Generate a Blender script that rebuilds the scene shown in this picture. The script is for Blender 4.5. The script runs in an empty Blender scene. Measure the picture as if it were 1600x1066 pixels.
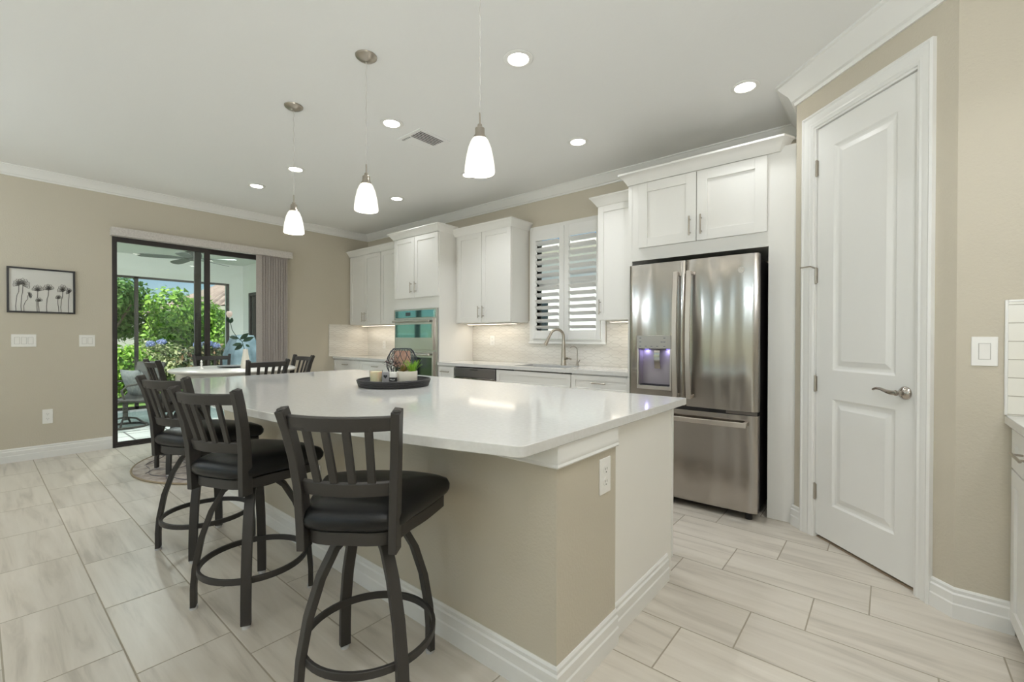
import bpy, bmesh, math, random
from mathutils import Vector, Matrix
random.seed(7)
R = math.radians
C = bpy.context.scene.collection
SC = bpy.context.scene

# ------------------------------------------------------------------ camera
YAW, PITCH, ROLL, F_PX, CAM_H = 39.892, 0.4076, 0.118, 702.6, 1.235
cd = bpy.data.cameras.new('camera'); cam = bpy.data.objects.new('camera', cd); C.objects.link(cam)
cd.sensor_fit = 'HORIZONTAL'; cd.sensor_width = 36.0; cd.lens = F_PX / 1600 * 36.0
cd.clip_start = 0.05; cd.clip_end = 400
_cy, _sy, _cp, _sp = math.cos(R(YAW)), math.sin(R(YAW)), math.cos(R(PITCH)), math.sin(R(PITCH))
_f = Vector((-_sy*_cp, _cy*_cp, -_sp)); _r = Vector((_cy, _sy, 0)); _u = _r.cross(_f)
_r2 = _r*math.cos(R(ROLL)) + _u*math.sin(R(ROLL)); _u2 = _u*math.cos(R(ROLL)) - _r*math.sin(R(ROLL))
M = Matrix((( _r2.x, _u2.x, -_f.x), (_r2.y, _u2.y, -_f.y), (_r2.z, _u2.z, -_f.z))).to_4x4()
M.translation = Vector((0, 0, CAM_H)); cam.matrix_world = M
SC.camera = cam

# ------------------------------------------------------------------ world, sun, exposure
w = bpy.data.worlds.new('sky'); SC.world = w; w.use_nodes = True
wn = w.node_tree; bg = wn.nodes['Background']
sky = wn.nodes.new('ShaderNodeTexSky'); sky.sky_type = 'NISHITA'; sky.sun_disc = False
sky.sun_elevation = R(52); sky.sun_rotation = R(160); sky.air_density = 1.0; sky.dust_density = 0.0; sky.ozone_density = 4.0
wn.links.new(sky.outputs[0], bg.inputs[0]); bg.inputs[1].default_value = 0.10
sd = bpy.data.lights.new('sun', 'SUN'); sd.energy = 8.0; sd.angle = R(1.0); sd.color = (1, .95, .88)
sun = bpy.data.objects.new('sun', sd); C.objects.link(sun)
sun.rotation_euler = Vector((-0.28, 0.55, -0.79)).to_track_quat('-Z', 'Y').to_euler()
SC.view_settings.view_transform = 'Standard'; SC.view_settings.look = 'None'
SC.view_settings.gamma = 1.0; SC.view_settings.use_curve_mapping = False
SC.view_settings.exposure = 0.18
cy = SC.cycles; cy.use_denoising = True; cy.max_bounces = 10; cy.diffuse_bounces = 6; cy.glossy_bounces = 5
cy.transparent_max_bounces = 16; cy.transmission_bounces = 6; cy.sample_clamp_indirect = 6.0; cy.caustics_reflective = False; cy.caustics_refractive = False
CAN_W, PEND_W, STRIP_W, TORCH_W, SCONCE_W = 4.0, 1.5, 0.6, 72.0, 48.0      # lamp powers
CAN_COL = (.93, .965, 1.0); WARM = (1.0, .95, .88)

# ------------------------------------------------------------------ materials
def lin(c):
    return tuple(((v/255)/12.92 if v/255 <= .04045 else ((v/255+.055)/1.055)**2.4) for v in c) + (1,)
def newmat(name):
    m = bpy.data.materials.new(name); m.use_nodes = True
    return m, m.node_tree, m.node_tree.nodes['Principled BSDF']
def mat(name, col, rough=.5, metal=0, spec=.5, coat=0, aniso=0, emit=None, es=0, sss=0, trans=0, bump=None, ior=None, var=None):
    m, nt, b = newmat(name)
    b.inputs['Base Color'].default_value = lin(col); b.inputs['Roughness'].default_value = rough
    b.inputs['Metallic'].default_value = metal; b.inputs['Specular IOR Level'].default_value = spec
    b.inputs['Coat Weight'].default_value = coat; b.inputs['Anisotropic'].default_value = aniso
    b.inputs['Transmission Weight'].default_value = trans
    if ior: b.inputs['IOR'].default_value = ior
    if emit: b.inputs['Emission Color'].default_value = lin(emit); b.inputs['Emission Strength'].default_value = es
    if sss: b.inputs['Subsurface Weight'].default_value = sss
    if bump or var:
        tc = nt.nodes.new('ShaderNodeNewGeometry')
    if bump:
        sc_, st_, dist_ = bump
        n = nt.nodes.new('ShaderNodeTexNoise'); n.inputs['Scale'].default_value = sc_; n.inputs['Detail'].default_value = 3
        nt.links.new(tc.outputs['Position'], n.inputs['Vector'])
        bp = nt.nodes.new('ShaderNodeBump'); bp.inputs['Strength'].default_value = st_; bp.inputs['Distance'].default_value = dist_
        nt.links.new(n.outputs['Fac'], bp.inputs['Height']); nt.links.new(bp.outputs[0], b.inputs['Normal'])
    if var:
        sc_, c2 = var
        n = nt.nodes.new('ShaderNodeTexNoise'); n.inputs['Scale'].default_value = sc_; n.inputs['Detail'].default_value = 4
        nt.links.new(tc.outputs['Position'], n.inputs['Vector'])
        r = nt.nodes.new('ShaderNodeValToRGB'); r.color_ramp.elements[0].position = .35; r.color_ramp.elements[1].position = .65
        r.color_ramp.elements[0].color = lin(col); r.color_ramp.elements[1].color = lin(c2)
        nt.links.new(n.outputs['Fac'], r.inputs[0]); nt.links.new(r.outputs[0], b.inputs['Base Color'])
    return m

class NT:                                   # tiny helper for math chains
    def __init__(s, nt): s.nt = nt
    def m(s, op, a, b=None, c=None):
        n = s.nt.nodes.new('ShaderNodeMath'); n.operation = op
        for i, v in enumerate((a, b, c)):
            if v is None: continue
            if isinstance(v, (int, float)): n.inputs[i].default_value = v
            else: s.nt.links.new(v, n.inputs[i])
        return n.outputs[0]
    def mix(s, f, a, b):
        n = s.nt.nodes.new('ShaderNodeMix'); n.data_type = 'RGBA'
        for k, v in ((0, f), (6, a), (7, b)):
            if isinstance(v, (int, float)): n.inputs[k].default_value = v
            elif isinstance(v, tuple): n.inputs[k].default_value = v
            else: s.nt.links.new(v, n.inputs[k])
        return n.outputs[2]

def tile_floor():
    m, nt, b = newmat('floor_tile'); k = NT(nt); L = nt.links
    g = nt.nodes.new('ShaderNodeNewGeometry'); sx = nt.nodes.new('ShaderNodeSeparateXYZ'); L.new(g.outputs['Position'], sx.inputs[0])
    X, Y = sx.outputs[0], sx.outputs[1]
    TW, TH, gr = .6145, .3115, .0028
    vy = k.m('DIVIDE', k.m('SUBTRACT', Y, 2.2440), TH); row = k.m('FLOOR', vy)
    vx = k.m('DIVIDE', k.m('SUBTRACT', k.m('ADD', X, .876), k.m('MULTIPLY', row, .2047)), TW)
    # row r starts at x = -.876 + .2047*r
    col = k.m('FLOOR', vx)
    fx = k.m('FRACT', vx); fy = k.m('FRACT', vy)
    dx = k.m('MULTIPLY', k.m('MINIMUM', fx, k.m('SUBTRACT', 1.0, fx)), TW)
    dy = k.m('MULTIPLY', k.m('MINIMUM', fy, k.m('SUBTRACT', 1.0, fy)), TH)
    d = k.m('MINIMUM', dx, dy)
    grout = k.m('LESS_THAN', d, gr)
    wn_ = nt.nodes.new('ShaderNodeTexWhiteNoise'); wn_.noise_dimensions = '3D'
    cb = nt.nodes.new('ShaderNodeCombineXYZ'); L.new(col, cb.inputs[0]); L.new(row, cb.inputs[1]); L.new(cb.outputs[0], wn_.inputs[0])
    # veins run along x and shift from tile to tile
    off = nt.nodes.new('ShaderNodeCombineXYZ')
    L.new(k.m('ADD', k.m('MULTIPLY', X, .9), k.m('MULTIPLY', wn_.outputs[0], 37.0)), off.inputs[0])
    L.new(k.m('ADD', k.m('MULTIPLY', Y, 9.0), k.m('MULTIPLY', wn_.outputs[0], 91.0)), off.inputs[1])
    n1 = nt.nodes.new('ShaderNodeTexNoise'); n1.inputs['Scale'].default_value = 1.5; n1.inputs['Detail'].default_value = 5; n1.inputs['Roughness'].default_value = .6; n1.inputs['Distortion'].default_value = .6
    L.new(off.outputs[0], n1.inputs['Vector'])
    r = nt.nodes.new('ShaderNodeValToRGB'); e = r.color_ramp.elements
    e[0].position = .30; e[0].color = lin((180, 172, 159)); e[1].position = .66; e[1].color = lin((214, 207, 195))
    x = e.new(.47); x.color = lin((205, 197, 184))
    L.new(n1.outputs['Fac'], r.inputs[0])
    tv = k.m('ADD', .93, k.m('MULTIPLY', wn_.outputs[0], .09))
    hs = nt.nodes.new('ShaderNodeHueSaturation'); L.new(tv, hs.inputs['Value']); L.new(r.outputs[0], hs.inputs['Color'])
    c = k.mix(grout, hs.outputs[0], lin((158, 149, 132)))
    L.new(c, b.inputs['Base Color'])
    L.new(k.m('ADD', k.m('ADD', .26, k.m('MULTIPLY', n1.outputs['Fac'], .12)), k.m('MULTIPLY', grout, .4)), b.inputs['Roughness'])
    bp = nt.nodes.new('ShaderNodeBump'); bp.inputs['Strength'].default_value = .5; bp.inputs['Distance'].default_value = .002
    L.new(k.m('SMOOTH_MIN', k.m('MULTIPLY', d, 200.0), 1.0, .2), bp.inputs['Height']); L.new(bp.outputs[0], b.inputs['Normal'])
    return m

def brick_mat(name, axes, bw, bh, c1, c2, cm, mortar=.003, off=.5, rough=.25, bumpd=.002, rot=0, offs=(0, 0)):
    m, nt, b = newmat(name); L = nt.links
    g = nt.nodes.new('ShaderNodeNewGeometry'); sx = nt.nodes.new('ShaderNodeSeparateXYZ'); L.new(g.outputs['Position'], sx.inputs[0])
    k = NT(nt)
    cb = nt.nodes.new('ShaderNodeCombineXYZ')
    L.new(k.m('ADD', sx.outputs[axes[0]], offs[0]), cb.inputs[0]); L.new(k.m('ADD', sx.outputs[axes[1]], offs[1]), cb.inputs[1])
    br = nt.nodes.new('ShaderNodeTexBrick'); L.new(cb.outputs[0], br.inputs['Vector'])
    br.offset = off; br.inputs['Scale'].default_value = 1
    br.inputs['Brick Width'].default_value = bw; br.inputs['Row Height'].default_value = bh; br.inputs['Mortar Size'].default_value = mortar
    br.inputs['Mortar Smooth'].default_value = .3
    br.inputs['Color1'].default_value = lin(c1); br.inputs['Color2'].default_value = lin(c2); br.inputs['Mortar'].default_value = lin(cm)
    L.new(br.outputs['Color'], b.inputs['Base Color']); b.inputs['Roughness'].default_value = rough
    n = nt.nodes.new('ShaderNodeTexNoise'); n.inputs['Scale'].default_value = 22; L.new(g.outputs['Position'], n.inputs['Vector'])
    bp = nt.nodes.new('ShaderNodeBump'); bp.inputs['Strength'].default_value = .6; bp.inputs['Distance'].default_value = bumpd
    L.new(k.m('ADD', k.m('SUBTRACT', 1.0, br.outputs['Fac']), k.m('MULTIPLY', n.outputs['Fac'], .6)), bp.inputs['Height']); L.new(bp.outputs[0], b.inputs['Normal'])
    return m

def picket_mat():                            # long hexagon picket mosaic, white on white
    m, nt, b = newmat('picket_mosaic_tile'); L = nt.links; k = NT(nt)
    g = nt.nodes.new('ShaderNodeNewGeometry'); sx = nt.nodes.new('ShaderNodeSeparateXYZ'); L.new(g.outputs['Position'], sx.inputs[0])
    U = k.m('ADD', sx.outputs[0], sx.outputs[1]); V = sx.outputs[2]
    W_, H_ = .20, .034
    def cell(uo, vo):
        fu = k.m('SUBTRACT', k.m('FRACT', k.m('DIVIDE', k.m('ADD', U, uo), W_)), .5)
        fv = k.m('SUBTRACT', k.m('FRACT', k.m('DIVIDE', k.m('ADD', V, vo), H_*2)), .5)
        au = k.m('MULTIPLY', k.m('ABSOLUTE', fu), W_); av = k.m('MULTIPLY', k.m('ABSOLUTE', fv), H_*2)
        # distance to edge of a hexagon with pointed ends
        d1 = k.m('SUBTRACT', H_, av)
        d2 = k.m('SUBTRACT', W_*.5 + 0.0, k.m('ADD', au, k.m('MULTIPLY', av, .5)))
        d2 = k.m('SUBTRACT', d2, -.0085 + .0085)
        return k.m('MINIMUM', d1, d2)
    a = cell(0, 0); c = cell(W_*.5, H_)
    # keep whichever cell the point belongs to
    rowf = k.m('FRACT', k.m('DIVIDE', V, H_*2))
    d = k.m('ABSOLUTE', k.m('SUBTRACT', a, c))
    tilt = k.m('SINE', k.m('ADD', k.m('MULTIPLY', k.m('FLOOR', k.m('DIVIDE', U, W_*.5)), 12.9), k.m('MULTIPLY', k.m('FLOOR', k.m('DIVIDE', V, H_)), 7.3)))
    line = k.m('SUBTRACT', 1.0, k.m('SMOOTH_MIN', k.m('MULTIPLY', d, 160.0), 1.0, .1))
    c1 = k.mix(k.m('ADD', .5, k.m('MULTIPLY', tilt, .5)), lin((232, 228, 220)), lin((222, 217, 208)))
    L.new(k.mix(k.m('MULTIPLY', line, .55), c1, lin((176, 170, 158))), b.inputs['Base Color'])
    b.inputs['Roughness'].default_value = .3
    bp = nt.nodes.new('ShaderNodeBump'); bp.inputs['Strength'].default_value = .5; bp.inputs['Distance'].default_value = .003
    L.new(k.m('SUBTRACT', k.m('MULTIPLY', tilt, .35), line), bp.inputs['Height']); L.new(bp.outputs[0], b.inputs['Normal'])
    return m

def steel(name, col=(176, 170, 164), rough=.19, vertical=True, wav=1.5):
    m, nt, b = newmat(name); L = nt.links; k = NT(nt)
    b.inputs['Base Color'].default_value = lin(col); b.inputs['Metallic'].default_value = 1
    g = nt.nodes.new('ShaderNodeNewGeometry'); mp = nt.nodes.new('ShaderNodeMapping'); L.new(g.outputs['Position'], mp.inputs[0])
    mp.inputs['Scale'].default_value = (5.5, 3.0, .75)
    n = nt.nodes.new('ShaderNodeTexNoise'); n.inputs['Scale'].default_value = 1.0; n.inputs['Detail'].default_value = 1.2; L.new(mp.outputs[0], n.inputs['Vector'])
    mp2 = nt.nodes.new('ShaderNodeMapping'); L.new(g.outputs['Position'], mp2.inputs[0]); mp2.inputs['Scale'].default_value = (1.5, 1.5, 260)
    n2 = nt.nodes.new('ShaderNodeTexNoise'); n2.inputs['Scale'].default_value = 1.0; n2.inputs['Detail'].default_value = 2; L.new(mp2.outputs[0], n2.inputs['Vector'])
    L.new(k.m('ADD', rough-.03, k.m('MULTIPLY', n2.outputs['Fac'], .06)), b.inputs['Roughness'])
    bp = nt.nodes.new('ShaderNodeBump'); bp.inputs['Strength'].default_value = wav; bp.inputs['Distance'].default_value = .02
    L.new(n.outputs['Fac'], bp.inputs['Height']); L.new(bp.outputs[0], b.inputs['Normal'])
    b.inputs['Anisotropic'].default_value = .6; b.inputs['Anisotropic Rotation'].default_value = .0
    tg = nt.nodes.new('ShaderNodeTangent'); tg.direction_type = 'RADIAL'; tg.axis = 'Z'; L.new(tg.outputs[0], b.inputs['Tangent'])
    return m

def glass_mat(name, tint=(1, 1, 1), refl=1.0, rough=0.0):
    m = bpy.data.materials.new(name); m.use_nodes = True; nt = m.node_tree; nt.nodes.clear(); L = nt.links
    o = nt.nodes.new('ShaderNodeOutputMaterial'); t = nt.nodes.new('ShaderNodeBsdfTransparent'); t.inputs[0].default_value = (*tint, 1)
    gl = nt.nodes.new('ShaderNodeBsdfGlossy'); gl.inputs['Roughness'].default_value = rough
    fr = nt.nodes.new('ShaderNodeLayerWeight'); k = NT(nt)
    f = k.m('MULTIPLY', k.m('ADD', .045, k.m('MULTIPLY', k.m('POWER', fr.outputs['Facing'], 5.0), .955)), refl)
    mx = nt.nodes.new('ShaderNodeMixShader'); L.new(f, mx.inputs[0]); L.new(t.outputs[0], mx.inputs[1]); L.new(gl.outputs[0], mx.inputs[2]); L.new(mx.outputs[0], o.inputs[0])
    return m

def leaf_mat(name, cols, rough=.5):
    m, nt, b = newmat(name); L = nt.links
    oi = nt.nodes.new('ShaderNodeNewGeometry'); r = nt.nodes.new('ShaderNodeValToRGB'); e = r.color_ramp.elements
    e[0].color = lin(cols[0]); e[1].color = lin(cols[-1]); r.color_ramp.interpolation = 'LINEAR'
    for i, c in enumerate(cols[1:-1]): x = e.new((i+1)/(len(cols)-1)); x.color = lin(c)
    L.new(oi.outputs['Random Per Island'], r.inputs[0]); L.new(r.outputs[0], b.inputs['Base Color']); b.inputs['Roughness'].default_value = rough
    tr = nt.nodes.new('ShaderNodeBsdfTranslucent'); L.new(r.outputs[0], tr.inputs[0])
    ad = nt.nodes.new('ShaderNodeMixShader'); ad.inputs[0].default_value = .35; o = nt.nodes['Material Output']
    L.new(b.outputs[0], ad.inputs[1]); L.new(tr.outputs[0], ad.inputs[2]); L.new(ad.outputs[0], o.inputs[0])
    return m

WALL = mat('taupe_wall_paint', (197, 189, 172), .62, spec=.35, bump=(90, .35, .004))
CEIL_M = mat('ceiling_paint', (236, 236, 234), .8, spec=.2, bump=(40, .15, .004))
TRIM = mat('white_trim_paint', (232, 231, 227), .32)
CAB = mat('white_cabinet_paint', (231, 229, 224), .38)
PANELW = mat('white_panel_paint', (236, 233, 226), .45)
QUARTZ = mat('white_quartz', (216, 215, 212), .09, spec=.55, var=(60, (211, 210, 206)))
FLOOR = tile_floor()
SPLASH = picket_mat()
SUBWAY = brick_mat('subway_tile', (0, 2), .30, .0762, (232, 229, 219), (229, 226, 216), (176, 170, 156), mortar=.002, offs=(0, -.92))
STEEL = steel('brushed_stainless')
STEEL_P = mat('plain_stainless', (205, 200, 194), .25, metal=1)
HANDLE_M = mat('fridge_handle_steel', (200, 192, 183), .38, metal=1)
NICKEL = mat('brushed_nickel', (178, 170, 158), .3, metal=1)
CHROME = mat('satin_nickel_lever', (190, 182, 174), .16, metal=1)
BLACKM = mat('black_powder_coat', (56, 53, 50), .5, spec=.4)
VINYL = mat('black_vinyl', (13, 13, 14), .36, spec=.4, bump=(220, .15, .001))
GLIDE = mat('clear_glide', (200, 200, 200), .2)
BRONZE = mat('dark_bronze_frame', (48, 42, 40), .45)
DARK = mat('dark_gap', (28, 25, 23), .6)
FR_SIDE = mat('fridge_side_black', (44, 42, 41), .4)
GLASS = glass_mat('clear_glass', (.93, .97, .95), 1.0)
OVEN_GLASS = mat('oven_glass_teal_reflection', (120, 166, 162), .05, metal=.85, spec=1)  # teal reflection of the outdoors is put into the base colour
OVEN_DARK = mat('oven_black_glass', (26, 30, 33), .06, spec=.9)
PLASTIC = mat('white_plastic', (238, 236, 231), .3)
PLASTIC_D = mat('outlet_slot', (120, 116, 110), .5)
FABRIC = mat('textured_blind_fabric', (172, 163, 156), .9, var=(140, (156, 147, 142)))
VAL_M = mat('valance_fabric', (206, 200, 193), .85, var=(60, (192, 185, 179)))
PAPER = mat('art_paper', (222, 220, 214), .6)
INK = mat('black_ink', (38, 36, 38), .7)
FRAME_B = mat('black_picture_frame', (34, 31, 32), .4)
PGLASS = glass_mat('picture_glass', (1, 1, 1), .9)
TABLE_W = mat('white_table_paint', (229, 226, 219), .22)
SHADE = mat('frosted_shade_glass', (246, 244, 236), .45, emit=(255, 249, 236), es=.7)
LENS = mat('downlight_lens', (255, 255, 255), .5, emit=(255, 250, 240), es=14)
STRIPE = mat('light_strip', (255, 255, 255), .5, emit=(255, 236, 205), es=5)
SHUT = mat('white_shutter', (234, 233, 230), .4)
RUG = mat('grey_medallion_rug', (150, 138, 130), .95, var=(16, (188, 178, 168)), bump=(300, .5, .004))
RUG_E = mat('rug_binding', (150, 134, 110), .9)
WOOD = mat('clear_vinyl', (210, 190, 170), .5)
PAVER = brick_mat('grey_paver', (0, 1), .42, .42, (226, 224, 220), (208, 207, 205), (112, 110, 108), mortar=.012, rough=.8, bumpd=.004)
LAWN = mat('grass_ground', (86, 122, 58), .95, var=(3, (112, 140, 74)))
LANAI_W = mat('lanai_wall_stucco', (222, 224, 222), .85, bump=(60, .4, .01))
LANAI_C = mat('lanai_ceiling_paint', (208, 212, 206), .85)
FENCE_M = mat('white_vinyl_fence', (236, 236, 234), .5)
ROOF_M = mat('clay_tile', (158, 142, 130), .85, var=(2.5, (134, 118, 108)))
STUCCO = mat('neighbor_stucco', (216, 208, 194), .9)
NGLASS = mat('neighbor_window_glass', (40, 48, 52), .15)
BARK = mat('bark', (104, 92, 80), .9)
PATIO_F = mat('patio_chair_frame', (78, 74, 70), .45)
PATIO_S = mat('patio_sling', (98, 96, 94), .8)
PILLOW = mat('grey_pillow', (158, 160, 160), .9, var=(30, (138, 141, 143)))
ORUG = mat('outdoor_rug_green', (132, 148, 146), .95, var=(40, (152, 162, 158)))
ORUG_E = mat('outdoor_rug_border', (212, 212, 208), .95, var=(26, (160, 164, 164)))
COVER = mat('grill_cover_fabric', (128, 146, 158), .7, var=(6, (92, 112, 124)))
FANM = mat('fan_bronze', (78, 80, 78), .5)
FANB = mat('fan_blade', (96, 102, 100), .5)
CREAM = mat('cream_ceramic', (228, 222, 208), .4)
WAX = mat('cream_wax', (240, 230, 198), .5, sss=.3)
TRAY = mat('black_beaded_tray', (42, 41, 42), .5, bump=(260, .6, .002))
COPPER = mat('pink_copper_cup', (198, 160, 142), .45, var=(30, (178, 138, 120)))
WIREM = mat('dark_wire', (44, 50, 60), .4, metal=.4)
GREYB = mat('grey_block', (150, 148, 150), .6)
BLACKB = mat('black_block', (30, 29, 30), .5)
TERRA = mat('neighbor_trim', (228, 224, 216), .8)
SOIL = mat('soil', (60, 50, 40), .95)
G_GRASS = leaf_mat('lime_grass', [(130, 180, 50), (170, 214, 80)])
G_SUCC = leaf_mat('succulent_leaf', [(70, 96, 48), (132, 120, 66), (176, 130, 84)])
G_DARK = leaf_mat('burgundy_leaf', [(60, 66, 50), (96, 62, 62), (140, 118, 98)])
G_ROSE = leaf_mat('rose_leaf', [(36, 60, 44), (52, 80, 58)])
ROSE = mat('blush_rose', (232, 216, 204), .6)

# ------------------------------------------------------------------ geometry helper
class MB:
    def __init__(s): s.v = []; s.f = []; s.mi = []; s.cur = 0
    def m(s, i): s.cur = i; return s
    def add(s, vs, fs):
        n = len(s.v); s.v += [tuple(v) for v in vs]
        for f in fs: s.f.append([n+i for i in f]); s.mi.append(s.cur)
        return s
    def box(s, x0, x1, y0, y1, z0, z1):
        if x0 > x1: x0, x1 = x1, x0
        if y0 > y1: y0, y1 = y1, y0
        if z0 > z1: z0, z1 = z1, z0
        return s.add([(x0,y0,z0),(x1,y0,z0),(x1,y1,z0),(x0,y1,z0),(x0,y0,z1),(x1,y0,z1),(x1,y1,z1),(x0,y1,z1)],
                     [(0,3,2,1),(4,5,6,7),(0,1,5,4),(1,2,6,5),(2,3,7,6),(3,0,4,7)])
    def rings(s, rs, closed=True, cap=True, wrap=False):
        n = len(rs[0]); vs = [p for r in rs for p in r]; fs = []
        K = len(rs)
        for i in range(K if wrap else K-1):
            a, b = i*n, ((i+1) % K)*n
            for j in range(n if closed else n-1):
                j2 = (j+1) % n; fs.append((a+j, a+j2, b+j2, b+j))
        if cap and not wrap: fs.append(tuple(reversed(range(n)))); fs.append(tuple(range((K-1)*n, K*n)))
        return s.add(vs, fs)
    def cyl(s, p0, p1, r0, r1=None, n=20):
        r1 = r0 if r1 is None else r1
        p0, p1 = Vector(p0), Vector(p1); d = (p1-p0).normalized()
        a = d.orthogonal().normalized(); b = d.cross(a)
        T = [2*math.pi*i/n for i in range(n)]
        return s.rings([[p + (a*math.cos(t)+b*math.sin(t))*r for t in T] for p, r in ((p0, r0), (p1, r1))])
    def tube(s, pts, r, n=8, close=False, rs=None):
        pts = [Vector(p) for p in pts]; K = len(pts); out = []; a = None
        for i, p in enumerate(pts):
            if close: d = (pts[(i+1) % K]-pts[i-1]).normalized()
            else: d = (pts[min(i+1, K-1)]-pts[max(i-1, 0)]).normalized()
            a = d.orthogonal().normalized() if a is None else (a - d*a.dot(d)).normalized()
            b = d.cross(a); rr = rs[i] if rs else r
            out.append([p+(a*math.cos(2*math.pi*j/n)+b*math.sin(2*math.pi*j/n))*rr for j in range(n)])
        return s.rings(out, wrap=close, cap=not close)
    def strap(s, pts, wd, th, side, close=False):        # rectangular bar along pts; side(i) gives width direction
        pts = [Vector(p) for p in pts]; K = len(pts); out = []
        for i, p in enumerate(pts):
            if close: d = (pts[(i+1) % K]-pts[i-1]).normalized()
            else: d = (pts[min(i+1, K-1)]-pts[max(i-1, 0)]).normalized()
            a = Vector(side(i) if callable(side) else side); a = (a-d*a.dot(d)).normalized(); b = d.cross(a)
            w_ = wd[i] if isinstance(wd, (list, tuple)) else wd; t_ = th[i] if isinstance(th, (list, tuple)) else th
            out.append([p+a*w_/2*x+b*t_/2*y for x, y in ((1,1),(-1,1),(-1,-1),(1,-1))])
        return s.rings(out, wrap=close, cap=not close)
    def lathe(s, prof, c=(0, 0, 0), n=28, sx=1, sy=1):
        c = Vector(c); T = [2*math.pi*i/n for i in range(n)]
        return s.rings([[c+Vector((r*math.cos(t)*sx, r*math.sin(t)*sy, z)) for t in T] for r, z in prof])
    def prism(s, poly, z0, z1):
        n = len(poly); vs = [(x, y, z0) for x, y in poly]+[(x, y, z1) for x, y in poly]
        return s.add(vs, [tuple(reversed(range(n))), tuple(range(n, 2*n))]+[(i, (i+1) % n, n+(i+1) % n, n+i) for i in range(n)])
    def sweep(s, prof, path, left=True, close=False):     # prof (out, z) along horizontal path; out to the left/right of travel
        K = len(path); P = [Vector(p) for p in path]; out = []
        for i in range(K):
            def nrm(a, b):
                d = (b-a).normalized(); return Vector((-d.y, d.x)) if left else Vector((d.y, -d.x))
            if close or 0 < i < K-1:
                n1 = nrm(P[i-1], P[i]); n2 = nrm(P[i], P[(i+1) % K]); nn = (n1+n2).normalized(); nn = nn/max(nn.dot(n1), .3)
            else: nn = nrm(P[i], P[i+1]) if i == 0 else nrm(P[i-1], P[i])
            out.append([(P[i].x+nn.x*o, P[i].y+nn.y*o, z) for o, z in prof])
        return s.rings(out, wrap=close, cap=not close)
    def ball(s, c, rx, ry=None, rz=None, n=14, k=9):
        ry = rx if ry is None else ry; rz = rx if rz is None else rz
        pr = [(math.sin(math.pi*(i+.0)/k) if 0 < i < k else 1e-4, -math.cos(math.pi*i/k)) for i in range(k+1)]
        c = Vector(c)
        return s.rings([[c+Vector((r*math.cos(2*math.pi*j/n)*rx, r*math.sin(2*math.pi*j/n)*ry, z*rz)) for j in range(n)] for r, z in pr])
    def xf(s, M_, start=0):
        for i in range(start, len(s.v)): s.v[i] = tuple(M_ @ Vector(s.v[i]))
        return s

def root_of(o):
    while o.parent: o = o.parent
    return o
def build(name, mb, mats, parent=None, bevel=0, smooth=35, world=True, label=None, flat=False):
    me = bpy.data.meshes.new(name)
    vs = mb.v
    if parent is not None and world:
        inv = root_of(parent)['_m']; I = Matrix([inv[i*4:i*4+4] for i in range(4)]); vs = [tuple(I @ Vector(v)) for v in vs]
    me.from_pydata(vs, [], mb.f)
    mats = mats if isinstance(mats, (list, tuple)) else [mats]
    for m_ in mats: me.materials.append(m_)
    if len(mats) > 1: me.polygons.foreach_set('material_index', mb.mi)
    if not flat:
        bm = bmesh.new(); bm.from_mesh(me); bmesh.ops.recalc_face_normals(bm, faces=bm.faces); bm.to_mesh(me); bm.free()
    me.update()
    if smooth: me.shade_smooth(); me.set_sharp_from_angle(angle=R(smooth))
    o = bpy.data.objects.new(name, me); C.objects.link(o)
    if parent is not None: o.parent = parent
    if bevel:
        b = o.modifiers.new('bevel', 'BEVEL'); b.width = bevel; b.segments = 2; b.limit_method = 'ANGLE'; b.angle_limit = R(40); b.harden_normals = False
    if label: o['label'] = label
    return o
def tag(o, label=None, cat=None, group=None, kind=None):
    if label: o['label'] = label
    if cat: o['category'] = cat
    if group: o['group'] = group
    if kind: o['kind'] = kind
    return o
def thing(name, label, cat, loc=(0, 0, 0), rot=0, group=None, kind=None):
    o = bpy.data.objects.new(name, None); C.objects.link(o); o.empty_display_size = .05
    o.location = loc; o.rotation_euler = (0, 0, rot)
    Mx = Matrix.Translation(Vector(loc)) @ Matrix.Rotation(rot, 4, 'Z'); I = Mx.inverted()
    o['_m'] = [I[i][j] for i in range(4) for j in range(4)]
    return tag(o, label, cat, group, kind)
def struct(name, mb, m, bevel=0, smooth=35, label=None):
    o = build(name, mb, m, bevel=bevel, smooth=smooth); o['kind'] = 'structure'
    if label: o['label'] = label
    return o
def dup(root, loc, rot=None, label=None, group=None):
    def cp(o, par):
        c = o.copy(); C.objects.link(c)
        if par is not None: c.parent = par
        for ch in [x for x in o.children]: cp(ch, c)
        return c
    r = cp(root, None); r.location = loc
    if rot is not None: r.rotation_euler = (0, 0, rot)
    if label: r['label'] = label
    if group: r['group'] = group
    return r
def area(name, loc, size, power, col, parent=None, shape='DISK', sy=None, rot=(0, 0, 0), spread=180):
    l = bpy.data.lights.new(name, 'AREA'); l.shape = shape; l.size = size; l.energy = power; l.color = col; l.spread = R(spread)
    if sy: l.size_y = sy
    o = bpy.data.objects.new(name, l); C.objects.link(o); o.location = loc; o.rotation_euler = rot
    if parent is not None: o.parent = parent
    return o

# ------------------------------------------------------------------ room constants
XL, XR, YB, YN, ZC = -6.60, 1.03, 4.18, -3.9, 2.905
DA = Vector((-.413, 3.418)); DH = Vector((.712, -.702)); DN = Vector((-.702, -.712))   # diagonal pantry wall
DL = DA + DH*-.078; DR = DA + DH*.906
DANG = math.atan2(DH.y, DH.x)
YR = 2.7820                                   # short wall beside the right cabinets

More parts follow.
